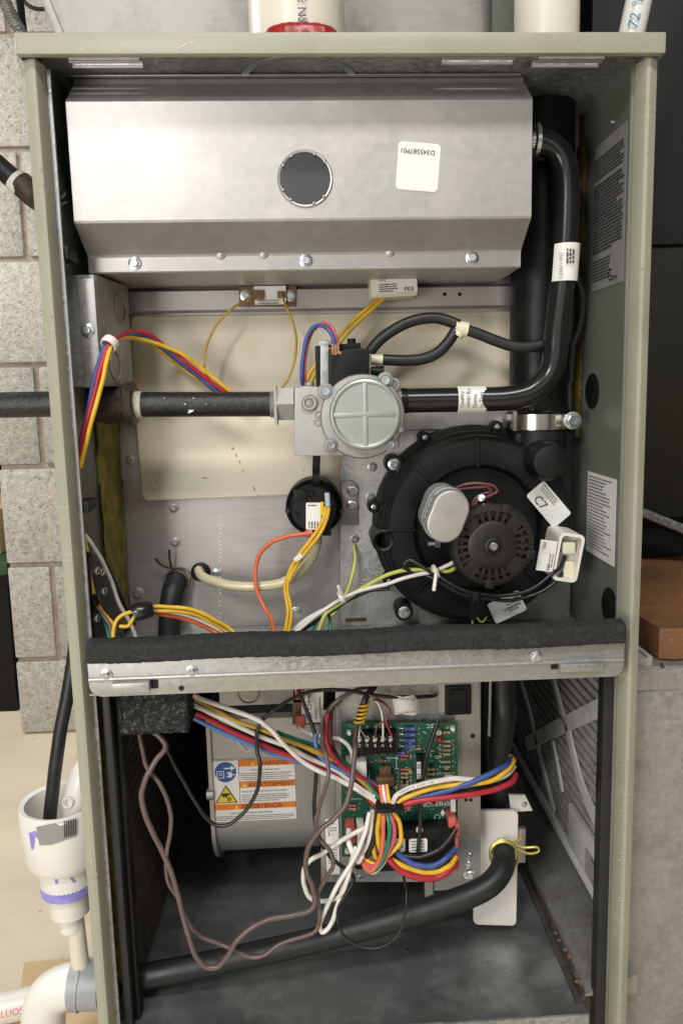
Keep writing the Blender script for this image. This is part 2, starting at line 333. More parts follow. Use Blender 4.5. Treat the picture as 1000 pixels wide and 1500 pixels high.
def wire(name, label, cat, pts, rpx, m, Y=None, group=None, n=8, k=7, extra=None):
    P = path(pts, Y, k); mid = pts[len(pts) // 2]; r = rpx * mm(mid[0], mid[1], mid[2] if len(mid) > 2 else Y)
    ph = [random.uniform(0, 6.28) for _ in range(6)]; am = min(r * .10, .00022)
    P = [p + Vector((math.sin(i * .37 + ph[0]) + .5 * math.sin(i * .83 + ph[1]), math.sin(i * .33 + ph[2]), math.sin(i * .41 + ph[3]) + .5 * math.sin(i * .91 + ph[4]))) * am for i, p in enumerate(P)]
    b = MB(); b.tube(P, r, n); o = b.build(name, m, None, 60)
    if extra:
        b = MB(); i0, i1 = int(len(P) * extra[0]), int(len(P) * extra[1])
        for i in range(i0, i1):
            a, c_ = P[i], P[i + 1]; d = (c_ - a); nn = (CP - a).normalized(); sd = d.normalized().cross(nn).normalized()
            for f in (.1, .4, .7):
                if random.random() < .72:
                    q = a + d * f + nn * (r * 1.02); w_ = d * random.uniform(.1, .24); h_ = sd * r * .32; b.add([q - h_, q + w_ - h_, q + w_ + h_, q + h_], [(0, 1, 2, 3)])
        b.build('wire_print', INKG, o, recalc=False)
    return tag(o, label, cat, group)

# ================================================================== setting
ZF = -0.94
b = MB(); b.box(-3.5, 3, -3.5, 4, ZF - .1, ZF); tag(b.build('floor', FLOOR), kind='structure')
YW = 1.0; XE = -.662; PIT = .1994
b = MB(); b.box(XE + .004, 1.6, YW + .006, YW + .19, ZF, 1.6); wall = tag(b.build('block_wall', MORT), kind='structure')
xj = at(58, 610, YW).x
for i in range(-1, 8):
    z0 = -.778 + PIT * i; z1 = z0 + PIT
    if i == -1: z0 = ZF
    xs = [XE] + ([xj + .3988 * k for k in range(4)] if i % 2 == 0 else [xj + .2 + .3988 * k for k in range(4)])
    for a, c in zip(xs, xs[1:]):
        if z1 > 1.0: continue
        MB().box(a + (.0 if a == XE else .005), c - .005, YW + random.uniform(-.001, .001), YW + .19, z0 + .005, z1 - .005, .004).build('concrete_block', CONC, wall)
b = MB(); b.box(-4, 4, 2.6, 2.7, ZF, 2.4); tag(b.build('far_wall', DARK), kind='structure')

# bin and box seen past the end of the wall
t = thing('storage_bin', (-.85, 1.35, ZF), 'black plastic bin with dark green lid standing past the end of the block wall', 'bin')
xr = at(22, 950, 1.12).x
b = MB()
def ring4(x0, x1, y0, y1, z): return [(x0, y0, z), (x1, y0, z), (x1, y1, z), (x0, y1, z)]
def loft(b, rings):
    n = len(rings[0]); vs = [p for r in rings for p in r]; fs = [tuple(range(n))[::-1], tuple(range(n * (len(rings) - 1), n * len(rings)))]
    for i in range(len(rings) - 1):
        for k in range(n): fs.append((i * n + k, i * n + (k + 1) % n, (i + 1) * n + (k + 1) % n, (i + 1) * n + k))
    return b.add(vs, fs)
zt = at(12, 850, 1.12).z
loft(b, [ring4(xr - .38, xr - .01, 1.13, 1.5, ZF), ring4(xr - .40, xr, 1.11, 1.52, zt), ring4(xr - .41, xr + .008, 1.10, 1.53, zt), ring4(xr - .41, xr + .008, 1.10, 1.53, zt + .015)]); b.build('tub', BLK, t)
b = MB(); b.box(xr - .42, xr + .012, 1.09, 1.54, zt + .016, zt + .05, .008); b.build('lid', GREENL, t)
b = MB(); b.box(xr - .4, xr - .028, 1.16, 1.5, zt + .051, zt + .15, .002); tag(b.build('cardboard_box', CARD), 'small brown cardboard box lying on the green bin lid', 'box')

# ================================================================== furnace cabinet
H = .2225; IN = .2165; ZB = -.935; YV = .155; ZD = -.4665
cab = thing('furnace_cabinet', (0, .35, ZF), 'sage green upright furnace cabinet with its front door panels taken off', 'furnace')
# front posts, folded sheet: outer bend, ridge, inner face, return
for sgn, lab in ((-1, None), (1, None)):
    prof = [(H, .03), (H, .006), (H - .0010, .0032), (H - .0060, .0004), (H - .0072, 0), (H - .0095, .0006), (H - .0104, .0020), (H - .0125, .0120), (H - .0125, .0135), (H - .0035, .0135), (H - .0035, .03)]
    b = MB(); b.prism([(sgn * x, y) for x, y in prof], ZB, -.0145, axis='Z'); b.build('front_post', SAGE, cab, 25)
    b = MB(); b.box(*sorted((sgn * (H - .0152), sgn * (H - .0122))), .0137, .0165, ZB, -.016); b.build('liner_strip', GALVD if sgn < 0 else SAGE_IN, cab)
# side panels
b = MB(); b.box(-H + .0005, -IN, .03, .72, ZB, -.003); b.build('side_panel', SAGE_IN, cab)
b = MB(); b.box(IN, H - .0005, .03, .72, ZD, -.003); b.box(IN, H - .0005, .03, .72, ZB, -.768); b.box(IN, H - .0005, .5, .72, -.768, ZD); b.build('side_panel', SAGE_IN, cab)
b = MB(); b.box(-H, H, .72, .725, ZB, -.003); b.build('back_panel', GALVD, cab)
# top panel with slots and pipe hole
x_ = lambda px, py, Y: at_z(px, py, -.003).x
ys = [-.004, .034, .0385, .0455, .0525]
slots = []
def slot(pxa, pxb, py):
    a = at_z(pxa, py, -.003); c = at_z(pxb, py, -.003); slots.append((min(a.x, c.x), max(a.x, c.x), (a.y + c.y) / 2))
slot(104, 208, 91); slot(98, 202, 79.5); slot(780, 878, 90.5); slot(790, 888, 78.5); slot(648, 752, 86)
b = MB(); W2 = .0045
zt0, zt1 = -.0035, -.0005
rows = sorted({round(s[2], 4) for s in slots})
# cut the sheet into rows; each slot removes an interval of its own row
cuts = []
for s in slots: cuts.append((s[2] - W2 / 1.0, s[2] + W2 / 1.0, s[0], s[1]))
yedges = sorted({-.004, .72} | {c[0] for c in cuts} | {c[1] for c in cuts})
for y0, y1 in zip(yedges, yedges[1:]):
    if y1 - y0 < 1e-6: continue
    ym = (y0 + y1) / 2; x0 = -H + .0015
    for c in sorted([c for c in cuts if c[0] < ym < c[1]], key=lambda c: c[2]):
        b.box(x0, c[2], y0, y1, zt0, zt1); x0 = c[3]
    b.box(x0, H - .0015, y0, y1, zt0, zt1)
b.build('top_panel', GALVD, cab)
b = MB()
for s in slots:
    for yy in (-1, 1):
        b.tube([(s[0], s[2] + yy * W2, -.0045), (s[1], s[2] + yy * W2, -.0045)], .0011, 6)
b.build('slot_edge', ALUM, cab)
# cap: front rail
b = MB(); b.box(-.2222, .2222, -.0062, .0005, -.0138, -.0002, .0008); b.build('top_rail', SAGE, cab)
b = MB(); b.box(.2223, .2232, -.0055, .72, -.0135, -.0004); b.build('cap_flange', SAGE, cab); b = MB(); b.box(-.2232, -.2223, -.0055, .72, -.0135, -.0004); b.build('cap_flange', SAGE, cab)
# vestibule wall, header, cream board, blower plate
b = MB(); b.box(-.2115, IN - .0006, YV, YV + .0012, ZD, -.004); b.build('vestibule_panel', ALUMD, cab)
b = MB(); b.prism([(.1535, -.149), (.148, -.1495), (.1445, -.152), (.1445, -.1685), (.146, -.1705), (.151, -.1705), (.151, -.1745), (.1535, -.1745)], at(187, 440, .1445).x, at(757, 440, .1445).x, axis='X'); hd = b.build('header_rail', ALUMD, cab)
b = MB()
for q in ((651, 431), (673, 431)): b.lathe(at(*q, .1443), [(.0018, 0), (0, 0)], n=12)
b.build('pilot_hole', BLK, cab)
pts = xz((190, 470), (196, 462), (757, 455), (757, 720), (504, 724), (430, 726), (216, 735), (207, 728), (196, 590), Y=.1475)
b = MB(); b.prism(pts, .1475, .1545, .003, seg=3); b.build('insulation_board', CREAM, cab)
def blot(x, y, w, h, Y, m, name, ang=0, n=9):
    b = MB(); c_ = at(x, y, Y); s_ = mm(x, y, Y); ca_, sa_ = math.cos(ang), math.sin(ang); vs = []
    for k in range(n):
        a = 2 * math.pi * k / n; u = w * s_ * math.cos(a) * random.uniform(.6, 1.1); v = h * s_ * math.sin(a) * random.uniform(.6, 1.1); vs.append((c_.x + u * ca_ - v * sa_, Y, c_.z + u * sa_ + v * ca_))
    b.add(vs, [tuple(range(n))]); return b.build(name, m, cab)
for x, y, w, h, an in ((341, 657, 2.6, 2, 0), (346, 667, 1.2, 3.5, .3), (351, 677, 1, 4, .35), (356, 690, .9, 3, .2), (372, 716, 1, 5, .5), (378, 726, .8, 3, .5), (300, 700, 6, 1, -.1), (240, 640, .9, 1, 0), (445, 690, 1, 1, 0), (230, 705, 1.2, 2.4, .2), (640, 480, 1, 1.5, 0)):
    blot(x, y, w, h, .1472, STAINM, 'stain', an)
for x, y, w, h, an in ((270, 66, 10, 1.1, .5), (262, 70, 6, .9, .55), (281, 62, 3, 1.6, .3), (120, 72, 3, .7, 0), (700, 60, 2.4, .6, .4), (845, 70, 1.6, 1, 0), (520, 73, 3, .5, .1)):
    blot(x, y, w, h, -.0064, SCUFF, 'paint_scratch', an)
for k in range(22):
    y = random.uniform(110, 1480); xx = 29 + (y - 80) * .0781 + random.uniform(13, 20); blot(xx, y, random.uniform(.5, 1.1), random.uniform(.6, 3.5), .0000, SCUFF if k % 3 else GRIME, 'paint_scratch', random.uniform(-.3, .3), 6)
for k in range(14):
    y = random.uniform(110, 1480); xx = 967 - (y - 75) * .034 - random.uniform(14, 18); blot(xx, y, random.uniform(.5, 1.0), random.uniform(.6, 3), .0000, GRIME if k % 2 else SCUFF, 'paint_scratch', random.uniform(-.3, .3), 6)
for k in range(16):
    y = random.uniform(1110, 1345); xx = 934 - (y - 1020) * .034 - random.uniform(15, 19); blot(xx, y, random.uniform(1.5, 5), random.uniform(.4, .8), .0000, SCUFF, 'paint_scratch', random.uniform(.05, .3), 6)
b = MB(); b.prism(xz((498, 630), (756, 629), (834, 632), (834, 915), (498, 925), Y=.1455), .1455, .1472, .0006); b.build('mounting_plate', MOTTLE, cab)
b = MB(); b.prism(xz((583, 604), (757, 603), (757, 627), (583, 630), Y=.140), .140, .1453, .001); b.build('plate_flange', ALUM, cab)
b = MB(); b.prism([(p[0], p[1]) for p in xz((500, 706), (515, 704), (523, 712), (524, 769), (500, 770), Y=.142)], .142, .1454, .0006); b.build('bracket_plate', ALUMD, cab)
b = MB()
for k in range(26):
    y = 757 + k * 5.9
    if random.random() < .75: b.lathe(at(322 + random.uniform(-1, 1), y, YV), [(.0009, 0), (.0006, .0005), (0, .0006)], n=6)
b.build('weld_mark', LABEL, cab)
for q in ((255, 744, YV), (257, 794, YV), (203, 869, YV), (317, 840, YV), (191, 674, YV), (434, 897, YV), (235, 468, .1535)): screw(cab, at(*q), .0036 if q[1] < 860 else .0045, m=ZBOLT if q[0] > 300 else ALUMD)
for q in ((516, 719), (516, 741)): screw(cab, at(*q, .142), .0042)
for q in ((519, 789), (545, 684), (542, 728)): screw(cab, at(*q, .1455), .0036, m=GALV)
b = MB(); b.prism(xz((506, 906), (536, 905), (536, 910), (506, 911), Y=.1449), .1449, .1454); b.build('residue_strip', STEELB, cab)
# insulation batts along the corners
def batt(x0, x1, y0, y1, z0, z1, name='insulation_batt', m=INSUL, wob=.004):
    b = MB(); n = 26; rings = []
    for i in range(n + 1):
        z = z0 + (z1 - z0) * i / n; q = [random.uniform(-wob, wob) for _ in range(4)]
        rings.append([(x0, y0 + q[0], z), ((x0 + x1) / 2, y0 - wob + q[1], z), (x1, (y0 + y1) / 2 + q[2], z), (x1 + q[3] * .4, y1, z), (x0, y1, z)])
    loft(b, rings); return b.build(name, m, cab, 80)
batt(-IN + .0006, -IN + .006, .095, .152, -.455, -.255)
batt(IN - .0006, IN - .0035, .134, .153, -.29, -.03, wob=.002)
# rating labels on the right wall
def wall_sticker(pxs, name, rows, m, label):
    P = [at_x(x, y, IN) for x, y in pxs]; y0 = min(p.y for p in P); y1 = max(p.y for p in P); z1 = max(p.z for p in P[:2]); z0 = min(p.z for p in P[2:])
    b = MB(); b.box(IN - .0007, IN - .0002, y0, y1, z0, z1); o = b.build(name, m, cab); o['label'] = label
    c = Vector((IN - .0007, (y0 + y1) / 2, (z0 + z1) / 2))
    return o, c, Vector((0, -1, 0)), Vector((0, 0, 1)), y1 - y0, z1 - z0
P = wall_sticker([(876, 214), (919, 184), (911, 408), (867, 428)], 'rating_label', 0, LABELG, 'tall grey rating label covered in small print, higher on the right wall')
o, c, R_, U_, w, h = P
bars(o, c, R_, U_, -w * .47, h * .40, w * .94, 7, h * .022, h * .013, INK)
bars(o, c, R_, U_, -w * .47, h * .22, w * .94, 20, h * .024, h * .016, INK)
bars(o, c, R_, U_, -w * .47, -h * .30, w * .6, 7, h * .022, h * .012, INK)
letter(o, [('G', w * .05, -h * .47, h * .10), ('ama', w * .20, -h * .47, h * .045)], c, R_, U_)
o, c, R_, U_, w, h = wall_sticker([(864, 691), (903, 703), (899, 830), (859, 806)], 'wiring_label', 0, LABEL, 'white instruction label, lower on the right wall')
bars(o, c, R_, U_, -w * .45, h * .45, w * .9, 22, h * .041, h * .016, INKG, fill=.6)
# hole plugs on the right wall
for q, rr in (((868, 573), .0155), ((893, 888), .016)):
    p = at_x(*q, IN); b = MB(); b.lathe(p, [(rr, 0), (rr, .0015), (rr * .8, .003), (rr * .6, .0022), (0, .0022)], (-1, 0, 0), 28); b.build('hole_plug', BLK, cab)
for q in ((898, 178),): screw(cab, at_x(*q, IN), .0022, (-1, 0, 0))
# edge clips on the left liner
for q in ((90, 371), (120, 742)):
    p = at(*q, .02); b = MB(); b.box(p.x - .004, p.x + .006, .0165, .04, p.z - .0045, p.z + .0045, .0008); b.build('edge_clip', BLK, cab)
for q in ((953, 224),):
    p = at_x(968, 224, H); b = MB(); b.lathe((H, .014, p.z), [(.005, -.001), (.005, .0012), (.0035, .0022), (0, .0024)], (1, 0, 0), 16); b.build('rivet', SAGE, cab)
# mid deck and its front bracket
b = MB(); b.box(-.2055, .2055, -.008, .02, ZD - .001, ZD); b.box(-.2155, IN - .001, .0202, YV, ZD - .001, ZD); b.build('deck_sheet', GALVD, cab)
z0, z1 = -.4665, -.4365
pr = [(-.2035, z1), (.2035, z1), (.2035, z0 + .010)]
for k in range(1, 7): a = math.radians(90 * k / 7); pr.append((.2035 - .010 * (1 - math.cos(a)), z0 + .010 * (1 - math.sin(a))))
for k in range(0, 7): a = math.radians(90 * k / 6); pr.append((-.1935 - .010 * math.sin(a), z0 + .010 * (1 - math.cos(a))))
b = MB(); b.prism(pr, -.0145, -.0085, .0012); dk = b.build('deck_bracket', GALV, cab)
b = MB()
def ribx(zc, r, x0, x1, y): b.tube([(x0, y, zc), (x0 + .01, y - .0001, zc)] + [(x1, y, zc)], r, 8)
ribx(-.4525, .0016, -.203, .203, -.0145); b.build('bracket_rib', GALV, cab)
for a_, c_ in (((166, 997), (222, 1010)), ((816, 969), (879, 979))):
    p = at(*a_, -.015); q = at(*c_, -.015)
    b = MB(); b.box(p.x, q.x, -.0215, -.0146, q.z, p.z, .0014); b.build('hook_tab', GALV, cab)
    b = MB(); b.box(q.x + .0002 if p.x < 0 else p.x - .005, q.x + .005 if p.x < 0 else p.x - .0002, -.0156, -.0146, q.z + .001, p.z + .0005); b.build('slot_opening', BLK, cab)
p = at(266, 1008, -.0145); b = MB(); b.lathe(p, [(.0022, .0003), (0, .0004)], n=8); b.build('slot_opening', BLK, cab)
for q in ((156, 988), (281, 983), (785, 962)): screw(cab, at(*q, -.0145), .0037)
# blower compartment: floor pan, liner, gasket strips
b = MB(); b.box(-.2155, .1895, .006, .715, -.7785, -.777); b.build('base_pan', PAN, cab)
b = MB(); b.box(-.2155, .1895, .003, .0058, -.80, -.774, .0008); b.build('pan_lip', GALVD, cab)
b = MB(); b.prism([(.1917, -.7705), (.1917, -.769), (.2155, -.7600), (.2375, -.7520), (.2375, -.7705)], .02, .71); b.build('rack_floor', DUCT, cab)
b = MB(); b.box(.1835, .1884, .02, .71, -.7768, -.7735); b.box(.1885, .1915, .02, .71, -.7735, -.7665); b.build('floor_seam', SEAM, cab)
b = MB()
for k in range(11):
    t_ = random.random() ** 2.5 * .6; y = .03 + t_ * .17; s = random.uniform(.0015, .0045); x = .1895 + random.uniform(-.002, .003)
    v = [(x + s * random.uniform(.3, 1) * math.cos(a), y + s * random.uniform(.4, 1) * math.sin(a)) for a in (0, 1.2, 2.5, 3.8, 5)]
    z = -.7664 + random.uniform(0, .0005); b.prism(v, z, z + .0012, axis='Z')
tag(b.build('rust_flakes', RUST, cab), kind='stuff')
n = 60; vs = []; b = MB()
rings = []
for i in range(n + 1):
    z = -.775 + (.305) * i / n; x = -.2035 + (.0012 if i % 2 else 0) + random.uniform(-.0004, .0004)
    rings.append([(-.2160, .06, z), (x, .06, z), (x, .60, z), (-.2160, .60, z)])
loft(b, rings); b.build('liner_batt', LINER, cab, 20)
batt(-.2158, -.2045, .045, .058, -.775, ZD - .003, 'insulation_batt', INSUL, .0015)
for x0, x1, y0, m_ in ((-.2050, -.1985, .0195, RUB), (-.1985, -.1945, .030, BLK)):
    b = MB(); b.box(x0, x1, y0, y0 + .014, -.90, ZD - .002, .0015); b.build('gasket_strip', m_, cab)
b = MB(); b.box(.1985, .2115, .0140, .028, -.90, ZD - .002, .0025); b.build('gasket_strip', RUB, cab)
# foam gasket along the deck
def foam_bar():
    b = MB(); n = 160; x0, x1 = at(126, 950, -.017).x, at(915, 925, -.017).x
    prof = [(-.004, -.4375), (-.0165, -.4395), (-.0198, -.4380), (-.0203, -.4340), (-.0194, -.4315), (-.0203, -.4290), (-.0198, -.4248), (-.0172, -.4230), (-.009, -.4228), (-.004, -.4232)]
    rings = []
    for i in range(n + 1):
        e = min(i, n - i); sh = .0016 if e == 0 else 0
        rings.append([(x0 + (x1 - x0) * i / n, y + random.uniform(-.0004, .0004) + (sh if y < -.006 else 0), z + random.uniform(-.00035, .00035) + (-.0006 * math.sin(i * .11))) for y, z in prof])
    loft(b, rings); o = b.build('foam_gasket', FOAM, None, 60)
    return tag(o, 'long black foam gasket strip along the top of the galvanised cross rail', 'gasket')
foam_bar()
b = MB()
p, q = at(174, 1019, .0), at(275, 1071, .0)
b.box(p.x, q.x, .0, .04, q.z, ZD - .0012, .0008)
bmesh.ops.subdivide_edges(b.bm, edges=b.bm.edges[:], cuts=20, use_grid_fill=True); b.jitter(.0013)
tag(b.build('foam_block', FOAMO, None, 80), 'rough black open cell foam block under the left end of the galvanised rail', 'foam')

# ================================================================== top of the furnace
tp = thing('supply_plenum', (-.03, .4, 0), 'galvanised sheet metal plenum box standing on the furnace top behind the pipes', 'duct')
b = MB(); zsh = at(93, 46, .20).z; xl = at(93, 44, .20).x; xr = at(722, 30, .20).x
b.prism([(xl, .20), (xr - .012, .20), (xr - .0085, .201), (xr - .0035, .2035), (xr - .001, .2085), (xr, .212), (xr, .66), (xl, .66)], .0005, .55, axis='Z'); [setattr(v.co, 'x', v.co.x - .37 * (v.co.z - zsh)) for v in b.bm.verts if v.co.x < -.1]; b.build('plenum_shell', PLEN, tp, 50)
b = MB(); b.box(xl - .008, xl, .197, .2135, .0005, .55, .001); [setattr(v.co, 'x', v.co.x - .37 * (v.co.z - zsh)) for v in b.bm.verts]; b.build('corner_seam', PLEN, tp)
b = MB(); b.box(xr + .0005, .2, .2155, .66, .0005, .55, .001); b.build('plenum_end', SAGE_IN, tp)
def pvc(name, label, x, Y, r, z0, z1, m, cat='pipe'):
    t = thing(name, (x, Y, z0), label, cat); b = MB(); b.lathe((x, Y, z0), [(r * .9, 0), (r, 0), (r, z1 - z0), (r * .9, z1 - z0)], (0, 0, 1), 56, True); b.build('pipe_body', m, t); return t
c = at(435, 40, .09); rr = 70 * mm(435, 40, .09)
t = pvc('intake_pipe', 'wide cream plastic pipe with printed side, nearest the middle of the furnace top', c.x, .09, rr, .0002, .5, PVCW)
tx = at(438, 30, .09 - rr - .0008)
letter(t, [('NSF', 0, 0, .0078), ('ASTM D1785 E', -.062, 0, .0078)], at(436, 11, .0895 - rr), (0, 0, -1), (1, 0, 0), INKN, lift=.0016)
bz = at(441, 35, .05).z; c6 = at(441, 46, .05); dz6 = bz - c6.z; wb = 53 * mm(441, 40, .05)
b = MB(); b.lathe((c6.x, .052, 0), [(wb, .0003), (wb * 1.0, c6.z * .6), (wb * .99, c6.z), (wb * .93, c6.z + dz6 * .4), (wb * .78, c6.z + dz6 * .72), (wb * .5, c6.z + dz6 * .93), (0, bz)], (0, 0, 1), 56, sc=(1, .42))
b.jitter(.0004); tag(b.build('sealant_bead', REDS, None, 80), 'glossy red sealant bead at the foot of the wide cream pipe', 'sealant')
b = MB(); b.lathe((at(436, 86, .04).x, .066, -.0052), [(.045, 0), (.045, .0014), (.040, .0014), (.040, 0)], (0, 0, 1), 72, True); tag(b.build('collar_ring', ZBOLT, None), 'shiny metal collar ring under the top panel below the wide pipe', 'collar')
XVP = .1740; YVP = .128
c2 = at(800, 30, YVP - .0); r2 = 47 * mm(800, 30, YVP)
pvc('vent_riser', 'plain cream plastic vent pipe rising from the right end of the furnace top', c2.x, YVP, r2, .0002, .5, PVCW)
t = thing('thin_pipe', (.24, .12, 0), 'thin tilted white plastic pipe with blue printing at the top right', 'pipe')
pa, pb = at(922, 60, .12), at(944, -40, .12); b = MB(); b.tube([pa + (pa - pb) * 1.2, pb + (pb - pa) * 1.5], 19 * mm(930, 30, .12), 28); b.build('pipe_body', PVC, t)
dr = (pb - pa).normalized()
letter(t, [('72 °F ASTM', 0, -.0035, .0105)], at(926, 42, .12 - 19 * mm(930, 30, .12) - .001), dr, Vector((0, -1, 0)).cross(dr), INKB, lift=.0008)

# ================================================================== burner box cover
bc = thing('burner_cover', (-.03, .09, -.147), 'large folded bright metal burner cover with round sight glass at the top of the furnace', 'cover')
prof = [(.150, -.006), (.058, -.006), (.0555, -.0105), (.0312, -.0300), (.0300, -.0318), (.0300, -.1145), (.0308, -.1162), (.0595, -.1345), (.0606, -.1362), (.0606, -.1468), (.0615, -.1478), (.1440, -.1486), (.150, -.1486)]
XC0, XC1 = -.2025, .1392
b = MB(); b.prism(prof, XC0, XC1, axis='X'); b.build('cover_sheet', ALUM, bc, 18)
b = MB(); b.box(at(104, 103, .056).x, at(762, 103, .056).x, .0530, .0578, at(500, 110, .053).z, -.0048, .0006); b.build('top_lip', ALUM, bc)
p = at(447, 262, .03)
b = MB(); b.lathe(p, [(.0206, -.0005), (.0206, .0008), (.0198, .0014), (.0188, .0012), (.0182, -.0003)], n=48); b.build('window_ring', ALUMD, bc)
b = MB(); b.lathe(p, [(.0190, .0004), (.0150, .0008), (0, .0009)], n=40); b.build('sight_glass', GLASS, bc)
b = MB()
for k in range(13):
    a = k * 2 * math.pi / 13 + .2; q = p + Vector((.0186 * math.cos(a), -.0016, .0186 * math.sin(a)))
    if k % 3: b.lathe(q, [(.0013, 0), (.0008, .0006), (0, .0007)], n=8)
b.build('crimp', ALUMD, bc)
for q in ((198, 386), (448, 382), (691, 378)): screw(bc, at(*q, .0606), .0042)
for q in ((323, 373), (386, 372), (571, 369)):
    b = MB(); b.lathe(at(*q, .061), [(.0045, -.001), (.0038, .0012), (.002, .0022), (0, .0024)], n=14); b.build('dimple', ALUM, bc)
b = MB(); b.lathe(at(782, 205, .06), [(.0125, 0), (.0125, .003), (.006, .003), (.006, 0)], (1, 0, 0), 24, True); b.build('pipe_flange', ZBOLT, bc)
o, c, R_, U_, s = sticker(bc, 612, 244.5, .03, 62, 67, -5, r=6, label='white part number sticker printed upside down')
letter(o, [('D345587P01', -23 * s, -24 * s, 8.2 * s)], c, -R_, -U_)

# flame sensor board
fs = thing('rollout_switch', at(392, 434, .1445), 'small brown board with flat sensor screwed under the burner cover', 'sensor')
b = MB(); b.prism(xz((350, 420), (434, 418), (434, 449), (350, 449), Y=.1425), .1425, .1443, .0004); b.build('mount_board', BRWN, fs)
o, c, R_, U_, s = sticker(fs, 396, 433, .1405, 46, 26, 0, r=1, name='sensor_body', th=.003)
b = MB(); q = at(380, 432, .1372); b.box(q.x - .006, q.x + .004, .134, .138, q.z - .004, q.z + .004, .0008); q = at(411, 432, .1372); b.box(q.x - .003, q.x + .004, .134, .138, q.z - .003, q.z + .003, .0008); b.build('spade_terminal', BRWN, fs)
bars(o, c + Vector((0, -.0026, 0)), R_, U_, -18 * s, -8 * s, 30 * s, 2, 4 * s, 2 * s)
for q in ((360, 433), (425, 433)): screw(fs, at(*q, .1425), .0042)

# white plug with P03 label
pl = thing('plug_connector', at(577, 417, .13), 'ivory plug connector with P03 label hanging below the burner cover', 'connector')
b = MB(); q = at(577, 417, .115); s = mm(577, 417, .115)
b.prism(rrect(q.x, q.z, 70 * s, 36 * s, 5 * s, math.radians(2)), .115, .143, .003); b.build('plug_body', IVORY, pl)
o, c, R_, U_, s = sticker(pl, 581, 415, .1148, 59, 27, 2.5, r=2)
letter(o, [('P03', 10 * s, -12.5 * s, 8 * s), ('G1J', -27 * s, 4 * s, 6 * s)], c, R_, U_)
bars(o, c, R_, U_, -27 * s, -1 * s, 28 * s, 4, 3.2 * s, 1.6 * s, INK)

# ================================================================== junction box left
jb = thing('junction_box', at(140, 485, .05), 'galvanised junction box with round knockouts, fixed to the left wall above the gas tee', 'junction box')
p0, p1 = at(101, 403, .045), at(140, 405, .045); q1 = at(187, 437, .115); z_b = at(135, 566, .045).z
xa = -IN + .0006; xb = p1.x + .0005
b = MB(); b.prism([(xa, .045), (xb - .002, .045), (xb, .047), (q1.x, .118), (xa, .118)], z_b, p0.z, axis='Z', bev=0); b.build('box_body', GALV, jb, 20)
b = MB(); b.box(at(118, 480, .043).x, xb - .001, .0425, .0449, z_b - .001, p0.z - .003, .0008); b.build('box_flange', GALV, jb)
screw(jb, at(129, 484, .0425), .0042)
dirv = Vector((q1.x - xb, .071, 0)).normalized(); nrm = Vector((dirv.y, -dirv.x, 0))
for q in ((171, 449), (158, 536)):
    f = .62 if q[1] < 500 else .35; pz = at(q[0], q[1], .045 + .07 * f).z; cpt = Vector((xb, .047, pz)) + dirv * (.078 * f) + nrm * .0006
    b = MB(); b.torus(cpt, .0115, .0007, nrm, 28, 6); b.build('knockout', GALVD, jb)

# ================================================================== gas line
YP = .085; RP = .0104
def zp(x): return at(x, 592, YP).z
gp = thing('gas_pipe', at(300, 592, YP), 'black iron gas pipe with scraped paint between the tee and the gas valve', 'pipe')
b = MB(); b.tube([at(203, 592.5, YP), at(404, 592, YP)], RP, 32); b.build('pipe_body', IRON, gp)
for x0, sg in ((196, 1), (396, 1)):
    b = MB(); pp = []; rs = []
    for k in range(9): pp.append(at(x0 + k * 1.6, 592.5, YP)); rs.append(RP + (.0009 if k % 2 else .0002))
    b.tube(pp, rs, 28); b.build('pipe_thread', PVCW if x0 < 300 else CAST, gp)
b = MB()
for q, s_ in (((279, 601), 3.6), ((276, 604), 2.4), ((271, 592), 1.2), ((283, 583), 1), ((240, 583), .8), ((302, 592), .7)):
    cc_ = at(q[0], q[1], YP - RP * 1.0); sz = s_ * mm(300, 592, YP); dz = cc_.z - zp(q[0]); yy = YP - math.sqrt(max(RP * RP - dz * dz, 1e-9)) - .0002
    b.add([(cc_.x + sz * math.cos(a) * random.uniform(.6, 1.3), yy, cc_.z + sz * math.sin(a) * random.uniform(.5, 1.2)) for a in (0, .9, 1.8, 2.7, 3.6, 4.5, 5.4)], [tuple(range(7))])
b.build('bare_patch', PVCW, gp)
tee = thing('gas_tee', at(165, 592, YP), 'rough dark malleable iron pipe tee at the left wall', 'pipe fitting')
b = MB(); cx0, cx1 = at(140, 592, YP), at(199, 592, YP); ax = (1, 0, 0); L_ = cx1.x - cx0.x
b.lathe(Vector((cx0.x - .03, YP, zp(170))), [(0, 0), (.0150, 0), (.0150, .03 + L_ * .72), (.0158, .03 + L_ * .75), (.0182, .03 + L_ * .78), (.0182, .03 + L_ * .97), (.0165, .03 + L_), (.0108, .03 + L_), (0, .03 + L_)], ax, 32); b.build('tee_body', FITT, tee)
b = MB(); p = at(165, 592, YP); b.lathe((p.x - .012, YP, p.z), [(.0135, 0), (.0135, .022), (.0172, .023), (.0172, .034), (.0105, .034), (0, .03)], (0, 1, 0), 28); b.build('tee_branch', FITT, tee)
b = MB(); p = at(162, 592, YP - .015); b.prism(rrect(p.x, p.z, .019, .013, .001), YP - .0163, YP - .0140, .0005); b.build('cast_boss', FITT, tee)
b = MB(); p = at(60, 592, YP); b.tube([(-1.0, YP, at(0, 593, YP).z), (-.214, YP, at(70, 592, YP).z)], .0106, 28); tag(b.build('gas_supply_pipe', IRON), 'black iron pipe coming from the far left into the cabinet side', 'pipe')

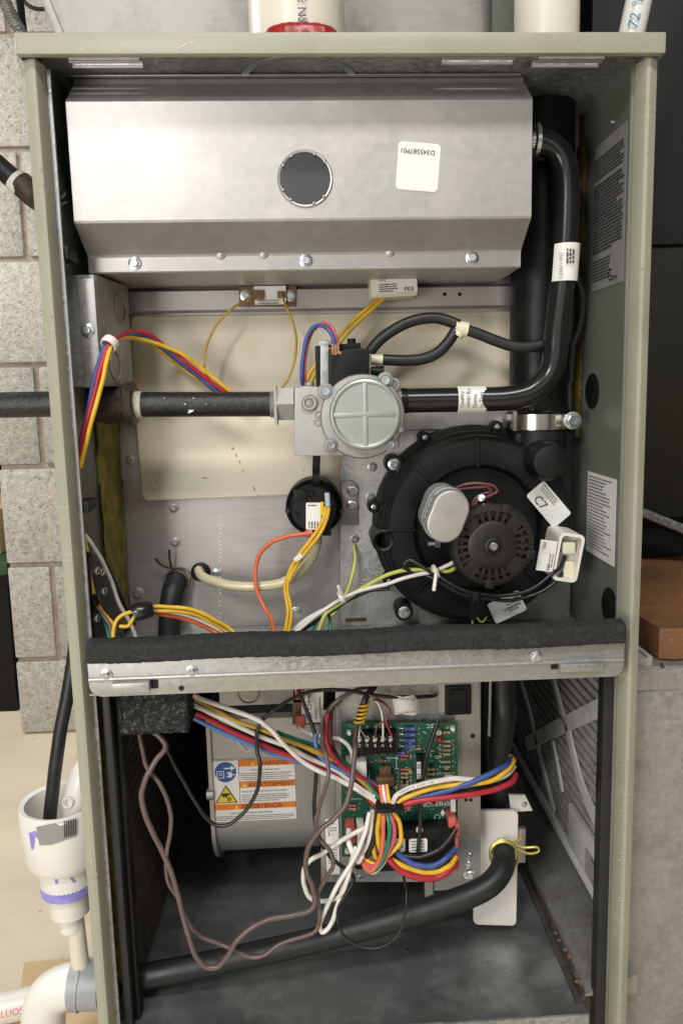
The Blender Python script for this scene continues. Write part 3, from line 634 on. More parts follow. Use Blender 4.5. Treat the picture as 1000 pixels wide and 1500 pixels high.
# manifold pipe on the right
mf = thing('manifold_pipe', at(815, 420, YP), 'smooth black bent pipe running from the gas valve up to the burner cover', 'pipe')
YM = .078
P = [at(586, 587, YP), at(640, 586, YP), at(700, 585, .083), at(745, 583, .079), at(780, 573, YM), at(803, 550, YM), at(812, 520, YM), at(815, 480, YM), at(824, 400, YM), at(829, 320, YM), at(829, 262, YM), at(822, 232, YM), at(808, 215, YM), at(790, 207, YM), at(770, 206, YM)]
b = MB(); b.tube(spline(P, 8), RP, 28); b.build('pipe_body', BLKG, mf)
b = MB(); b.tube([at(588, 587, YP), at(596, 587, YP)], [RP + .0006, RP + .0003], 28); b.build('pipe_thread', BLKP, mf)
# wrap labels: short shells on the pipe
def pipe_wrap(parent, x0, x1, ymid, Y, r, a0, a1, name):
    b = MB(); A, B_ = at(x0, ymid, Y), at(x1, ymid - .3, Y); n = 12; vs = []
    for e in (A, B_):
        for k in range(n + 1):
            a = a0 + (a1 - a0) * k / n; vs.append((e.x, e.y - r * math.cos(a), e.z + r * math.sin(a)))
    b.add(vs, [(k, k + 1, n + 2 + k, n + 1 + k) for k in range(n)]); return b.build(name, LABEL, parent, 60)
o = pipe_wrap(mf, 668, 709, 585.2, .0840, RP + .0012, -1.35, 1.25, 'pipe_label')
yy = .0840 - RP - .0016; s = mm(690, 585, yy)
for i, tx in enumerate(('Quality', 'With Re', 'Dema', 'In Test')):
    letter(o, [(tx, 0, 0, 7.0 * s)], at(678.5 + i * 9.5, 597.5, yy), (0, 0, 1), (-1, 0, 0), lift=.0008)
o = mf
q = at(828, 386, YM - RP - .0012); s = mm(828, 386, .066)
b = MB(); n = 10; vs = []
for zz in (27 * s, -27 * s):
    for k in range(n + 1):
        a = -1.25 + 2.5 * k / n; cz = at(826, 386, YM); vs.append((cz.x + (RP + .0010) * math.sin(a) + (.0012 if zz > 0 else -.0006), YM - (RP + .0010) * math.cos(a), cz.z + zz))
b.add(vs, [(k, k + 1, n + 2 + k, n + 1 + k) for k in range(n)]); o = b.build('barcode_label', LABEL, mf, 60)
letter(o, [('C343211P03', -22 * s, 5.5 * s, 6 * s)], at(828, 386, YM - RP - .0014), (0, 0, 1), (-1, 0, 0), lift=.0012)
bars(o, at(828, 386, YM - RP - .0026), (0, 0, 1), (-1, 0, 0), 0, -2 * s, 22 * s, 3, 4.5 * s, 2.4 * s, INK)

# ================================================================== gas valve
gv = thing('gas_valve', at(510, 610, .08), 'cast aluminium gas valve with round ribbed cover and black solenoid', 'gas valve')
b = MB(); b.prism(xz((431, 569), (444, 565), (500, 569), (588, 573), (590, 655), (500, 668), (431, 668), Y=.066), .066, .108, .0015); b.build('valve_body', CAST, gv)
p = at(401, 592, YP); q = at(431, 592, YP)
b = MB(); b.lathe((p.x, YP, p.z), [(0, 0), (.0140, 0), (.0155, .0012), (.0155, q.x - p.x), (0, q.x - p.x)], (1, 0, 0), 6); b.build('hex_nut', CAST, gv, 20)
b = MB(); b.box(p.x + .001, p.x + .003, YP - .0155, YP + .01, p.z - .0175, p.z + .0148); b.build('nut_flange', CAST, gv)
c = at(531, 610, .062); s = mm(531, 610, .062)
b = MB(); b.lathe((c.x, 0, c.z), [(62 * s, -.072), (62 * s, -.0625), (60 * s, -.0605), (52 * s, -.0600), (0, -.06)], n=56); b.build('diaphragm_flange', CAST, gv)
c = at(535, 607, .0465); s = mm(535, 607, .0465)
b = MB(); b.lathe((c.x, 0, c.z), [(52.5 * s, -.062), (52.5 * s, -.0500), (51 * s, -.0470), (48 * s, -.0462), (46 * s, -.0468), (44 * s, -.0476), (0, -.0474)], n=56); cov = b.build('regulator_cover', ZINC, gv)
b = MB(); w = 3.2 * s
b.box(c.x - 46 * s, c.x + 46 * s, .0462, .0480, c.z - w, c.z + w, .0007); b.box(c.x - w, c.x + w, .04625, .0480, c.z - 46 * s, c.z + 46 * s, .0007); b.build('cross_rib', ZINC, gv)
for q, r_ in (((477, 573), .0044), ((564, 557), .0044), ((485, 652), .0040), ((572, 651), .0040), ((586, 629), .0022)):
    b = MB(); p = at(*q, .0605); b.lathe(p, [(r_ * 1.5, -.006), (r_ * 1.5, .0002), (r_ * 1.25, .0010), (0, .0010)], n=22); b.build('bolt_boss', CAST, gv)
    b = MB(); b.lathe(p + Vector((0, -.001, 0)), [(r_ * .95, -.0005), (r_ * .95, .0018), (r_ * .8, .0026), (r_ * .48, .0026), (r_ * .42, .0010), (0, .0010)], n=20); b.build('socket_bolt', ZBOLT, gv)
for q, r_, m_ in (((453, 590), .0066, CAST), ((576, 563), .0055, CAST)):
    p = at(*q, .066); b = MB(); b.lathe(p, [(r_, -.001), (r_, .003), (r_ * .85, .0042), (r_ * .62, .0042), (r_ * .55, .0022), (0, .0020)], n=28); b.build('pressure_tap', m_, gv)
    b = MB(); b.lathe(p + Vector((0, -.0021, 0)), [(r_ * .5, 0), (r_ * .45, .0012), (0, .0012)], n=6); b.build('tap_plug', GALVD, gv)
for q in ((466, 607), (465, 619)):
    b = MB(); b.torus(at(*q, .0655), .0024, .0007, n=18, m=6); b.build('bore_rim', CAST, gv)
b = MB(); p = at(453, 570, .078); b.lathe((p.x, .078, p.z - .004), [(.0042, 0), (.0042, .009), (.0036, .0098), (.0022, .0098), (.002, .006), (0, .006)], (0, 0, 1), 20); b.build('top_stub', CAST, gv)
# solenoid on top
b = MB(); b.prism(xz((481, 512), (493, 512), (493, 518), (500, 519), (502, 512), (531, 510), (541, 513), (541, 552), (520, 557), (500, 570), (481, 573), Y=.062), .062, .100, .0008); b.build('solenoid_block', BLK, gv, 20)
b = MB(); b.prism(xz((469, 506), (481, 503), (481, 572), (469, 572), Y=.066), .066, .102, .0005); b.build('coil_frame', GALVD, gv)
b = MB(); b.prism(xz((461, 507), (469, 506), (469, 572), (463, 571), Y=.068), .068, .100, .0005); b.build('coil_bobbin', BLK, gv)
b = MB(); b.prism(xz((466, 500), (493, 497), (496, 505), (466, 507), Y=.07), .07, .10, .0006); b.build('coil_clip', GALVD, gv)
b = MB(); b.prism(xz((495, 504), (528, 502), (528, 512), (495, 513), Y=.078), .078, .10, .0006); p = at(515, 513, .085); b.lathe(p, [(.0035, 0), (.0035, .0095), (0, .0095)], (0, 0, 1), 16); b.build('solenoid_cap', BLK, gv)
b = MB()
for q in ((487, 512), (491, 513), (495, 511)):
    p = at(*q, .0615); b.box(p.x - .0009, p.x + .0009, .0610, .068, p.z - .004, p.z + .0045)
b.build('copper_terminal', COPT, gv)
b = MB(); p = at(543, 544, .08); b.tube([p, at(562, 544, .08)], .0040, 16); b.tube([at(556, 536, .08), at(556, 549, .08)], .0035, 14); b.build('vent_stub', BLK, gv)
b = MB(); b.tube([at(543, 527, .085), at(562, 527, .085)], .0045, 18); b.build('hose_barb', IVORY, gv)

# rubber tubes with ivory tee
YT = .088
tb = thing('vent_tubing', at(660, 500, YT), 'black rubber tubes joined by an ivory tee between the gas valve and the vent pipe', 'tube')
for pts_ in (((541, 516, .092), (556, 498, .092), (580, 481, .09), (608, 469, .09), (640, 466, .09), (672, 476, .088)), ((560, 527, .085), (590, 528, .085), (618, 526, .085), (640, 517, .085), (656, 501, .086), (667, 484, .088)), ((679, 482, .088), (700, 489, .088), (725, 499, .087), (750, 507, .086), (775, 508, .086), (799, 503, .087))):
    b = MB(); b.tube(path(pts_), 8.2 * mm(650, 500, YT), 18); b.build('rubber_tube', RUB, tb)
b = MB(); b.tube([at(666, 480, YT), at(684, 483, YT)], .0062, 20); b.tube([at(674, 481, YT), at(668, 492, YT)], .0056, 16); b.build('tube_tee', IVORY, tb)

# ================================================================== black vent pipe
vp = thing('vent_pipe', (XVP, YVP, -.27), 'wide black plastic vent pipe running down to the blower outlet on the right', 'pipe')
b = MB(); zt = -.0042; zb = at(790, 612, YVP - .02).z
b.lathe((XVP, YVP, 0), [(.0262, zb), (.0262, -.055), (.0285, -.052), (.0285, zt), (.024, zt), (.024, zb)], (0, 0, 1), 48, True); b.build('pipe_body', BLKP, vp)
b = MB(); q = at(752, 543, .125); b.box(q.x - .002, q.x + .003, .118, .126, q.z - .005, q.z + .005, .0005); b.build('side_tab', BLK, vp)
b = MB(); b.lathe((XVP, YVP, at(790, 603, YVP - .03).z), [(.0268, .0055), (.0272, .0015), (.029, -.001), (.0275, -.003), (.025, -.003)], (0, 0, 1), 40); b.jitter(.0006); b.build('sealant_rim', BLKP, vp)
wire('drain_tube', 'thin black rubber hose curving beside the right of the vent pipe', 'hose', ((838, 395), (849, 420), (853, 450), (848, 480), (838, 510), (836, 560)), 6, RUB, .118)
cl = thing('hose_clamp', (XVP, YVP, at(790, 618, .1).z), 'wide stainless worm drive clamp round the blower outlet', 'clamp')
zc0, zc1 = at(790, 630, YVP - .03).z, at(790, 607, YVP - .03).z
b = MB(); b.lathe((XVP, YVP, 0), [(.0292, zc0), (.0292, zc1), (.0282, zc1), (.0282, zc0)], (0, 0, 1), 56, True); b.build('clamp_band', STAIN, cl)
b = MB()
for k in range(7):
    a = math.radians(-62 + k * 4.2); r_ = .0294; x = XVP + r_ * math.sin(a + 1.75); y = YVP - r_ * math.cos(a + 1.75)
p = at(822, 616, YVP - .026); b.box(p.x - .006, p.x + .006, p.y - .003, p.y + .006, p.z - .0055, p.z + .0055, .0012); b.build('worm_housing', STAIN, cl)
screw(cl, at(838, 616, YVP - .03), .0062, name='worm_screw')
b = MB(); p = at(757, 618, .115); b.box(p.x - .004, p.x + .003, .112, .13, zc0 - .001, zc1 + .003, .001); b.build('band_end', GALVD, cl)

# ================================================================== inducer blower
YI = .10
ib = thing('inducer_blower', at(700, 775, .14), 'round black inducer blower with vented motor, mounted low on the right', 'blower')
C = at(700, 776, YI); s = mm(700, 776, YI)
def volute(r, y0, y1, bev=0, outlet=True, name='volute_housing', x1=848):
    pp = []
    oa = at(757, 640, YI); ob = at(x1, 640, YI); zt_ = zc0 - .001
    n = 64; a0 = math.acos(min(1, (ob.x - C.x) / r)) if (ob.x - C.x) < r else 0
    aend = math.radians(90) - math.asin((oa.x - C.x) / r)
    for k in range(n + 1):
        a = -a0 - (2 * math.pi - a0 - aend) * k / n
        pp.append((C.x + r * math.cos(a), C.z + r * math.sin(a)))
    pp += [(oa.x, zt_), (ob.x, zt_)]
    b = MB(); b.prism(pp, y0, y1, bev, seg=3); return b
volute(151 * s, .128, .1450, .001).build('rear_flange', BLK, ib, 25)
volute(144 * s, .108, .128, .006).build('volute_housing', BLK, ib, 40)
b = MB(); b.lathe((C.x, 0, C.z), [(140 * s, -.110), (137 * s, -.1020), (131 * s, -.0985), (112 * s, -.0975), (96 * s, -.0985), (92 * s, -.1010), (90 * s, -.1075), (0, -.1075)], n=72); b.build('scroll_face', BLK, ib)
for a in (91, 133, 178, 224, 287, 318, 45):
    ar = math.radians(a); Mx = Matrix.Translation((C.x, 0, C.z)) @ Matrix.Rotation(-ar, 4, 'Y')
    b = MB(); b.box(93 * s, 134 * s, .0955, .101, -.0014, .0014, .0006, Mx); b.build('scroll_rib', BLK, ib)
for a, rr in ((118, 152), (168, 153), (213, 153), (76, 152)):
    ar = math.radians(a); q = Vector((C.x + rr * s * math.cos(ar), .1285, C.z + rr * s * math.sin(ar)))
    b = MB(); b.lathe((q.x, .1450, q.z), [(.0055, 0), (.0055, .0185), (.0045, .0195), (0, .0195)], n=20); b.build('mount_lug', BLK, ib)
    screw(ib, (q.x, .1250, q.z), .0018)
q = at(577, 680, .122); b = MB(); b.lathe((q.x, .145, q.z), [(.0085, 0), (.0085, .022), (0, .022)], n=20); b.build('mount_lug', BLK, ib); screw(ib, (q.x, .1228, q.z), .0045)
q = at(592, 897, .122); b = MB(); b.lathe((q.x, .145, q.z), [(.0085, 0), (.0085, .022), (0, .022)], n=20); b.build('mount_lug', BLK, ib); screw(ib, (q.x, .1228, q.z), .0045)
q = at(561, 792, .10); b = MB(); b.lathe((q.x, 0, q.z), [(.0105, -.140), (.0105, -.0985), (.0088, -.0975), (.0068, -.0985), (.0064, -.118), (0, -.118)], n=28); b.build('pressure_port', BLK, ib)
# outlet
b = MB(); zt_ = zc0; b.lathe((XVP, YVP, 0), [(.0275, zc1 - .003), (.0275, zt_ - .002), (.0285, zt_ - .004), (.0285, at(800, 700, .1).z)], (0, 0, 1), 40); b.build('outlet_stub', BLK, ib)
q = at(806, 677, .075); s2 = mm(806, 677, .075)
b = MB(); b.lathe((q.x, 0, q.z), [(30 * s2, -.112), (30 * s2, -.0860), (28.5 * s2, -.0805), (24 * s2, -.0765), (14 * s2, -.0745), (0, -.0740)], n=40); b.build('domed_cap', BLK, ib)
# motor
Cm = at(722, 800, .036); sm_ = mm(722, 800, .036)
b = MB(); b.lathe((Cm.x, 0, Cm.z), [(61 * sm_, -.1074), (61 * sm_, -.047), (0, -.047)], n=56); b.build('motor_shell', MOTOR, ib)
b = MB(); rr = 46 * sm_; b.torus((Cm.x, .0462, Cm.z), rr, .0055, n=48, m=10); b.build('winding', COPP, ib)
b = MB(); b.lathe((Cm.x, 0, Cm.z), [(37 * sm_, -.0405), (37 * sm_, -.0370), (34 * sm_, -.0360), (14 * sm_, -.0360), (13 * sm_, -.0345), (10 * sm_, -.0340), (9 * sm_, -.0365), (0, -.0365)], n=56)
b.lathe((Cm.x, 0, Cm.z), [(52 * sm_, -.0405), (52 * sm_, -.0368), (58 * sm_, -.0372), (61.5 * sm_, -.0392), (62.5 * sm_, -.0420), (62.5 * sm_, -.0500), (60 * sm_, -.0500)], n=56)
gap = set(); ns = 26
for k in range(ns):
    a0 = 2 * math.pi * k / ns; Mx = Matrix.Translation((Cm.x, 0, Cm.z)) @ Matrix.Rotation(-a0, 4, 'Y'); pw = (44 * sm_) * 2 * math.pi / ns
    b.box(35.5 * sm_, 53.5 * sm_, .0366, .0402, -pw * .24, pw * .24, 0, Mx)
for a in (45, 135, 225, 318):
    Mx = Matrix.Translation((Cm.x, 0, Cm.z)) @ Matrix.Rotation(-math.radians(a), 4, 'Y'); b.box(35.5 * sm_, 53.5 * sm_, .03655, .0403, -pw * .85, pw * .85, 0, Mx)
b.build('motor_end_cap', MOTOR, ib)
for a in (20, 70, 112, 250, 265, 345):
    ar = math.radians(a); Mx = Matrix.Translation((Cm.x, 0, Cm.z)) @ Matrix.Rotation(-ar, 4, 'Y')
    if a in (70, 265, 345): b = MB(); b.box(52 * sm_, 64 * sm_, .0355, .046, -.0035, .0035, .0006, Mx); b.build('cap_tab', MOTOR, ib)
b = MB(); b.lathe((Cm.x, 0, Cm.z), [(6.5 * sm_, -.0360), (6.5 * sm_, -.0335), (4.5 * sm_, -.0325), (0, -.0325)], n=12); b.build('shaft_end', ZBOLT, ib)
q = at(704, 729, .05); screw(ib, q, .0026, (-.3, -1, .5), name='motor_stud'); q = at(642, 796, .05); b = MB(); b.tube([q, q + Vector((-.009, -.001, 0))], .0019, 10); b.lathe(q + Vector((-.003, 0, 0)), [(.0035, 0), (.0035, .004), (0, .004)], (1, 0, 0), 6); b.build('motor_stud', ZBOLT, ib)
# capacitor
cp = thing('run_capacitor', at(652, 755, .05), 'oval silver capacitor can clipped on the upper left of the motor', 'capacitor')
q = at(656, 757, .022); s2 = mm(656, 757, .022)
def stadium(cx, cz, w, l, ang, n=14):
    r = w / 2; h = l / 2 - r; out = []
    for k in range(n + 1): a = math.pi * k / n; out.append((r * math.cos(a), h + r * math.sin(a)))
    for k in range(n + 1): a = math.pi + math.pi * k / n; out.append((r * math.cos(a), -h + r * math.sin(a)))
    c_, s_ = math.cos(ang), math.sin(ang); return [(cx + x * c_ - z * s_, cz + x * s_ + z * c_) for x, z in out]
an = math.radians(-21)
b = MB(); b.prism(stadium(q.x, q.z, 55 * s2, 80 * s2, an), .022, .075, .0022, seg=3); b.build('capacitor_can', CAPF, cp, 40)
b = MB(); b.prism(stadium(q.x, q.z, 59 * s2, 84 * s2, an), .0345, .0410, .001); b.build('strap_band', CLEAR, cp, 40)
b = MB(); b.prism(stadium(q.x, q.z, 58 * s2, 83 * s2, an), .047, .0500, .001); b.build('strap_band', CLEAR, cp, 40)
b = MB()
for k in range(5):
    u = -.010 + k * .005; cxx = q.x - 28.2 * s2 * math.cos(an) - u * math.sin(an); czz = q.z - 28.2 * s2 * math.sin(an) + u * math.cos(an)
    Mx = Matrix.Translation((cxx, 0, czz)) @ Matrix.Rotation(-an, 4, 'Y'); b.box(-.0003, .0006, .0260, .0325, -.0014, .0014, 0, Mx)
b.build('date_code', INKG, cp)
# stickers on the housing
o, c, R_, U_, s = sticker(ib, 803, 739, .0955, 65, 34, -50, r=4, label='white sticker marked C7'); b = MB()
letter(o, [('C7', -22 * s, -13 * s, 15 * s)], c, R_, U_)
bars(o, c, R_, U_, -28 * s, 13 * s, 34 * s, 3, 3.6 * s, 1.6 * s)
MB().prism(rrect(at(803, 739, .1).x, at(803, 739, .1).z, .036, .017, .002, math.radians(-50)), .0956, .109).build('sticker_pad', BLK, ib)
o, c, R_, U_, s = sticker(ib, 742, 889, .0945, 50, 33, 24, r=3, label='white barcode sticker with upside down print, half under the motor leads')
bars(o, c, R_, U_, 0 * s, 8 * s, 22 * s, 4, 5 * s, 2.4 * s); letter(o, [('D342078P05', -21 * s, 1 * s, 4.5 * s)], c + R_ * 0, -R_, -U_)
# motor plug
mp_ = thing('motor_plug', at(826, 818, .07), 'white motor plug housing with a folded label and two black leads', 'connector')
q = at(832, 817, .058); s2 = mm(832, 817, .058); an = math.radians(-10)
outer = rrect(q.x, q.z, 38 * s2, 72 * s2, 8 * s2, an); inner = rrect(q.x, q.z, 30 * s2, 63 * s2, 6 * s2, an)
b = MB(); n = len(outer)
vs = [(x, .058, z) for x, z in outer] + [(x, .058, z) for x, z in inner] + [(x, .073, z) for x, z in inner] + [(x, .095, z) for x, z in outer]
fs = []
for r_ in (0, 1):
    for k in range(n): fs.append((r_ * n + k, r_ * n + (k + 1) % n, (r_ + 1) * n + (k + 1) % n, (r_ + 1) * n + k))
for k in range(n): fs.append((k, 3 * n + k, 3 * n + (k + 1) % n, (k + 1) % n))
fs.append(tuple(range(2 * n, 3 * n))); fs.append(tuple(range(3 * n, 4 * n))[::-1]); b.add(vs, fs); b.build('plug_housing', WHITE, mp_, 40)
b = MB(); p = at(830, 800, .066); b.box(p.x - .005, p.x + .006, .062, .0728, p.z - .006, p.z + .004, .001); p = at(834, 832, .066); b.box(p.x - .006, p.x + .003, .064, .0728, p.z - .008, p.z + .006, .001); b.build('pin_block', IVORY, mp_)
o, c, R_, U_, s = sticker(mp_, 800, 814, .0565, 25, 46, -9, r=1, label='white folded label with P01')
letter(o, [('P01', -20 * s, -9 * s, 6 * s), ('FM', 12 * s, 2 * s, 6 * s)], c, -U_, R_)
bars(o, c, -U_, R_, -4 * s, 9 * s, 22 * s, 2, 4 * s, 1.6 * s)

# ================================================================== pressure switch
ps = thing('pressure_switch', at(460, 745, .12), 'round black pressure switch with barcode label on a hanging strap', 'switch')
q = at(460, 745, .10); s = mm(460, 745, .10)
b = MB(); b.lathe((q.x, 0, q.z), [(42 * s, -.135), (42.5 * s, -.112), (42 * s, -.108), (39.5 * s, -.1065), (37.5 * s, -.1080), (34 * s, -.1020), (32 * s, -.1005), (0, -.1)], n=56); b.build('switch_body', BLK, ps)
b = MB()
for w in ((455, 724, 4.5), (435, 752, 2), (425, 736, 0), (500, 745, 0)):
    if w[2]: p = at(w[0], w[1], .0995); b.torus(p, w[2] * s, 1.3 * s, n=18, m=6)
p = at(440, 722, .0995); b.box(p.x - .006, p.x + .006, .0985, .101, p.z - .006, p.z + .003, .0006); p = at(478, 765, .0995); b.box(p.x - .004, p.x + .004, .098, .101, p.z - .012, p.z + .008, .0006)
b.build('molded_detail', BLK, ps)
for w in ((421, 748), (501, 749)):
    p = at(*w, .106); b = MB(); b.lathe(p, [(.0022, 0), (.0022, .0012), (.0012, .0012), (0, .0004)], n=14); b.build('rivet', MOTOR, ps)
b = MB(); b.tube(path(((464, 664, .109), (463, 685, .108), (463, 700, .105), (462, 709, .109))), [.0048] * 22, 4); 
b.build('hanging_strap', BLK, ps, 20)
o, c, R_, U_, s = sticker(ps, 459, 756, .0985, 22, 40, -2, r=2)
bars(o, c, R_, U_, -8 * s, 16 * s, 14 * s, 1, 3 * s, 2 * s); bars(o, c, -U_, R_, 8 * s, 6 * s, 10 * s, 4, 4 * s, 1.8 * s, INK)
o2 = sticker(ps, 471, 745, .0983, 5, 20, -4, m=LYEL, r=.5, name='yellow_tab')
b = MB(); p, p2 = at(479, 722, .09), at(480, 742, .088); b.tube([p, p2], .0024, 10); b.build('terminal_sleeve', wm('sleeve', (.40, .47, .55)), ps)

# ================================================================== hoses and small tubes of the upper bay
wire('silicone_tube', 'milky silicone tube sagging from the vestibule wall to the pressure switch', 'tube', ((291, 835, .152), (299, 846, .135), (318, 853, .12), (350, 859, .115), (395, 858, .112), (425, 848, .112), (448, 829, .113), (462, 803, .118), (465, 778, .125)), 7.2, SILI, n=16)
b = MB(); b.torus(at(294, 838, .1535), .0072, .0022, n=24, m=8); tag(b.build('tube_grommet', BLK), 'small black rubber grommet where the milky tube enters the wall', 'grommet')
dh = thing('hose_elbow', at(250, 850, .13), 'black rubber drain hose elbow with spring clip on the vestibule wall', 'hose')
b = MB(); b.tube(path(((258, 852, .154), (257, 856, .147), (253, 868, .139), (250, 890, .135), (248, 925, .134), (248, 960, .134))), [.0102] * 36, 22); b.build('hose_body', RUB, dh)
b = MB(); p = at(259, 852, .147); b.torus(p, .0122, .0011, (-.2, -1, .45), 32, 8); b.torus(p + Vector((0, .004, 0)), 0.0124, .0011, (-.2, -1, .45), 32, 8)
b.tube(spline([p + Vector((-.004, 0, .0125)), p + Vector((-.0045, -.004, .022)), p + Vector((-.004, -.006, .032))]), .0011, 8)
b.tube(spline([p + Vector((-.002, 0, .0125)), p + Vector((-.012, -.004, .017)), p + Vector((-.017, -.006, .024))]), .0011, 8); b.build('spring_clip', STEELB, dh)

# ================================================================== wires of the upper bay
G1 = 'wires looped over the gas tee at the upper left'
wire('wire', 'blue wire looping over the gas tee beside the red one', 'wire', ((113, 700, .03), (118, 650, .032), (130, 598, .034), (144, 537, .034), (158, 503, .036), (178, 492, .055), (203, 490, .085), (228, 501, .095), (256, 523, .105), (284, 546, .112), (312, 569, .115), (345, 596, .118)), 3.6, WB, group=G1)
wire('wire', 'red wire in the left bundle looping over the gas tee', 'wire', ((117, 680, .03), (122, 640, .031), (132, 602, .031), (147, 542, .031), (162, 503, .034), (178, 491, .053), (197, 486, .08), (217, 489, .09), (240, 507, .1), (273, 531, .108), (306, 558, .114), (332, 577, .117), (355, 594, .119)), 3.6, WR, group=G1)
wire('wire', 'yellow wire in front of the left red and blue loop', 'wire', ((118, 685, .026), (122, 668, .028), (134, 618, .028), (150, 562, .029), (155, 535, .030), (164, 506, .034), (180, 495, .055), (202, 496, .083), (242, 508, .098), (273, 522, .106), (301, 544, .113), (334, 571, .117), (360, 594, .119)), 3.4, WY, group=G1)
wire('wire', 'dark yellow wire lowest in the left loop, behind the pipe', 'wire', ((176, 496, .058), (200, 493, .086), (217, 500, .095), (256, 531, .108), (285, 552, .114), (312, 571, .117), (345, 595, .119)), 3.0, WGD, group=G1)
b = MB(); p = at(161, 503, .035); ax = (at(166, 497, .039) - at(157, 509, .033)).normalized(); b.lathe(p - ax * .003, [(.0062, 0), (.0066, .003), (.0062, .006), (.0052, .006), (.0052, 0)], ax, 20, True); tag(b.build('wire_clip', WHITE), 'white ring clip round the red, blue and yellow wire loop', 'clip')
G2 = 'thin yellow leads of the rollout sensor'
wire('sensor_wire', 'thin yellow wire looping down from the left terminal of the brown sensor board', 'wire', ((378, 432, .136), (360, 440, .125), (340, 452, .118), (316, 478, .115), (301, 512, .114), (300, 540, .116), (310, 562, .118), (325, 585, .118)), 1.9, WGD, group=G2)
wire('sensor_wire', 'thin yellow wire curving down from the right terminal of the brown sensor board', 'wire', ((411, 431, .136), (418, 445, .122), (426, 465, .117), (433, 490, .115), (433, 520, .115), (425, 548, .116), (414, 566, .118), (400, 585, .118)), 1.9, WGD, group=G2)
G3 = 'yellow pair from the P03 plug'
wire('plug_wire', 'upper yellow wire running from the P03 plug to behind the gas valve', 'wire', ((560, 434, .125), (540, 450, .12), (515, 472, .115), (492, 498, .112), (470, 525, .112), (455, 545, .112), (446, 566, .112)), 2.7, WY, group=G3)
wire('plug_wire', 'lower yellow wire of the pair from the P03 plug', 'wire', ((566, 434, .122), (545, 453, .117), (520, 476, .112), (497, 503, .109), (475, 530, .109), (460, 550, .109), (451, 568, .109)), 2.7, WY, group=G3)
G4 = 'red and blue solenoid leads'
wire('solenoid_wire', 'blue lead arching over the left of the black solenoid', 'wire', ((491, 508, .064), (487, 493, .064), (478, 480, .066), (466, 477, .07), (455, 484, .074), (447, 502, .076), (443, 530, .077), (442, 552, .078), (444, 570, .085)), 3.0, WB, group=G4)
wire('solenoid_wire', 'red lead arching beside the blue one at the solenoid', 'wire', ((493, 508, .066), (491, 492, .067), (485, 479, .069), (474, 474, .073), (462, 480, .077), (452, 497, .079), (447, 525, .08), (446, 552, .081), (447, 570, .088)), 3.0, WPK, group=G4)
wire('switch_wire', 'orange wire looping down from the pressure switch', 'wire', ((455, 781, .1), (440, 783, .098), (420, 786, .098), (398, 794, .1), (380, 813, .102), (374, 835, .104), (376, 862, .104), (386, 888, .1), (398, 908, .09), (403, 935, .07)), 3.2, WO)
b = MB(); b.tube([at(458, 780, .0985), at(447, 782, .0985)], .003, 12); tag(b.build('wire_terminal', REDP), 'red crimp terminal on the rim of the pressure switch', 'terminal')
G5 = 'yellow pair hanging from the pressure switch'
wire('switch_wire', 'left one of the yellow wire pair from the pressure switch', 'wire', ((477, 742, .088), (474, 758, .088), (464, 778, .09), (450, 797, .092), (436, 815, .094), (424, 838, .096), (417, 858, .096), (420, 880, .094), (421, 900, .088), (415, 935, .07)), 2.8, WY, group=G5)
wire('switch_wire', 'right one of the yellow wire pair from the pressure switch', 'wire', ((481, 743, .087), (478, 762, .087), (468, 783, .088), (455, 800, .09), (440, 820, .093), (425, 845, .096), (421, 862, .097), (425, 885, .094), (426, 905, .088), (421, 935, .07)), 2.8, WY, group=G5)
b = MB(); p = at(437, 817, .0905); b.box(p.x - .004, p.x + .004, .089, .094, p.z - .002, p.z + .002, .0006, Matrix.Translation(p) @ Matrix.Rotation(math.radians(-35), 4, 'Y') @ Matrix.Translation(-p)); tag(b.build('cable_tie', WHITE), 'small clear tie on the yellow pressure switch wires', 'tie')
wire('ground_wire', 'short green and yellow ground wire below the mounting plate screw', 'wire', ((518, 798, .143), (520, 815, .138), (517, 838, .13), (510, 862, .122), (498, 885, .115), (484, 905, .11)), 2.4, WYG)
wire('ground_wire', 'green wire running down to the rail under the white tie', 'wire', ((506, 882, .098), (488, 895, .098), (470, 902, .098), (460, 918, .09), (455, 935, .08)), 2.4, WG)
wire('ground_wire', 'short green wire hanging straight down to the foam strip', 'wire', ((480, 897, .1), (483, 908, .098), (485, 935, .09)), 2.4, WG)
wire('motor_wire', 'yellow and green wire sweeping from the rail to the motor', 'wire', ((462, 935, .075), (474, 905, .085), (484, 893, .09), (505, 880, .09), (530, 862, .085), (558, 846, .078), (590, 836, .07), (625, 834, .062), (655, 837, .055), (665, 832, .05)), 3.0, WYG)
wire('motor_wire', 'white wire running beside the yellow and green one to the motor', 'wire', ((410, 945, .07), (440, 920, .08), (470, 897, .087), (500, 877, .088), (530, 865, .084), (560, 857, .077), (595, 846, .068), (630, 838, .058), (655, 828, .05), (664, 824, .047)), 3.0, WW)
wire('motor_wire', 'black wire under the white motor wire at the white tie', 'wire', ((420, 940, .075), (445, 922, .085), (475, 902, .094), (505, 882, .096), (540, 866, .094), (570, 862, .088)), 3.0, WK)
wire('motor_wire', 'white wire end lying behind the rail', 'wire', ((418, 938, .09), (440, 915, .098), (462, 900, .1), (478, 893, .104)), 4.0, WW)
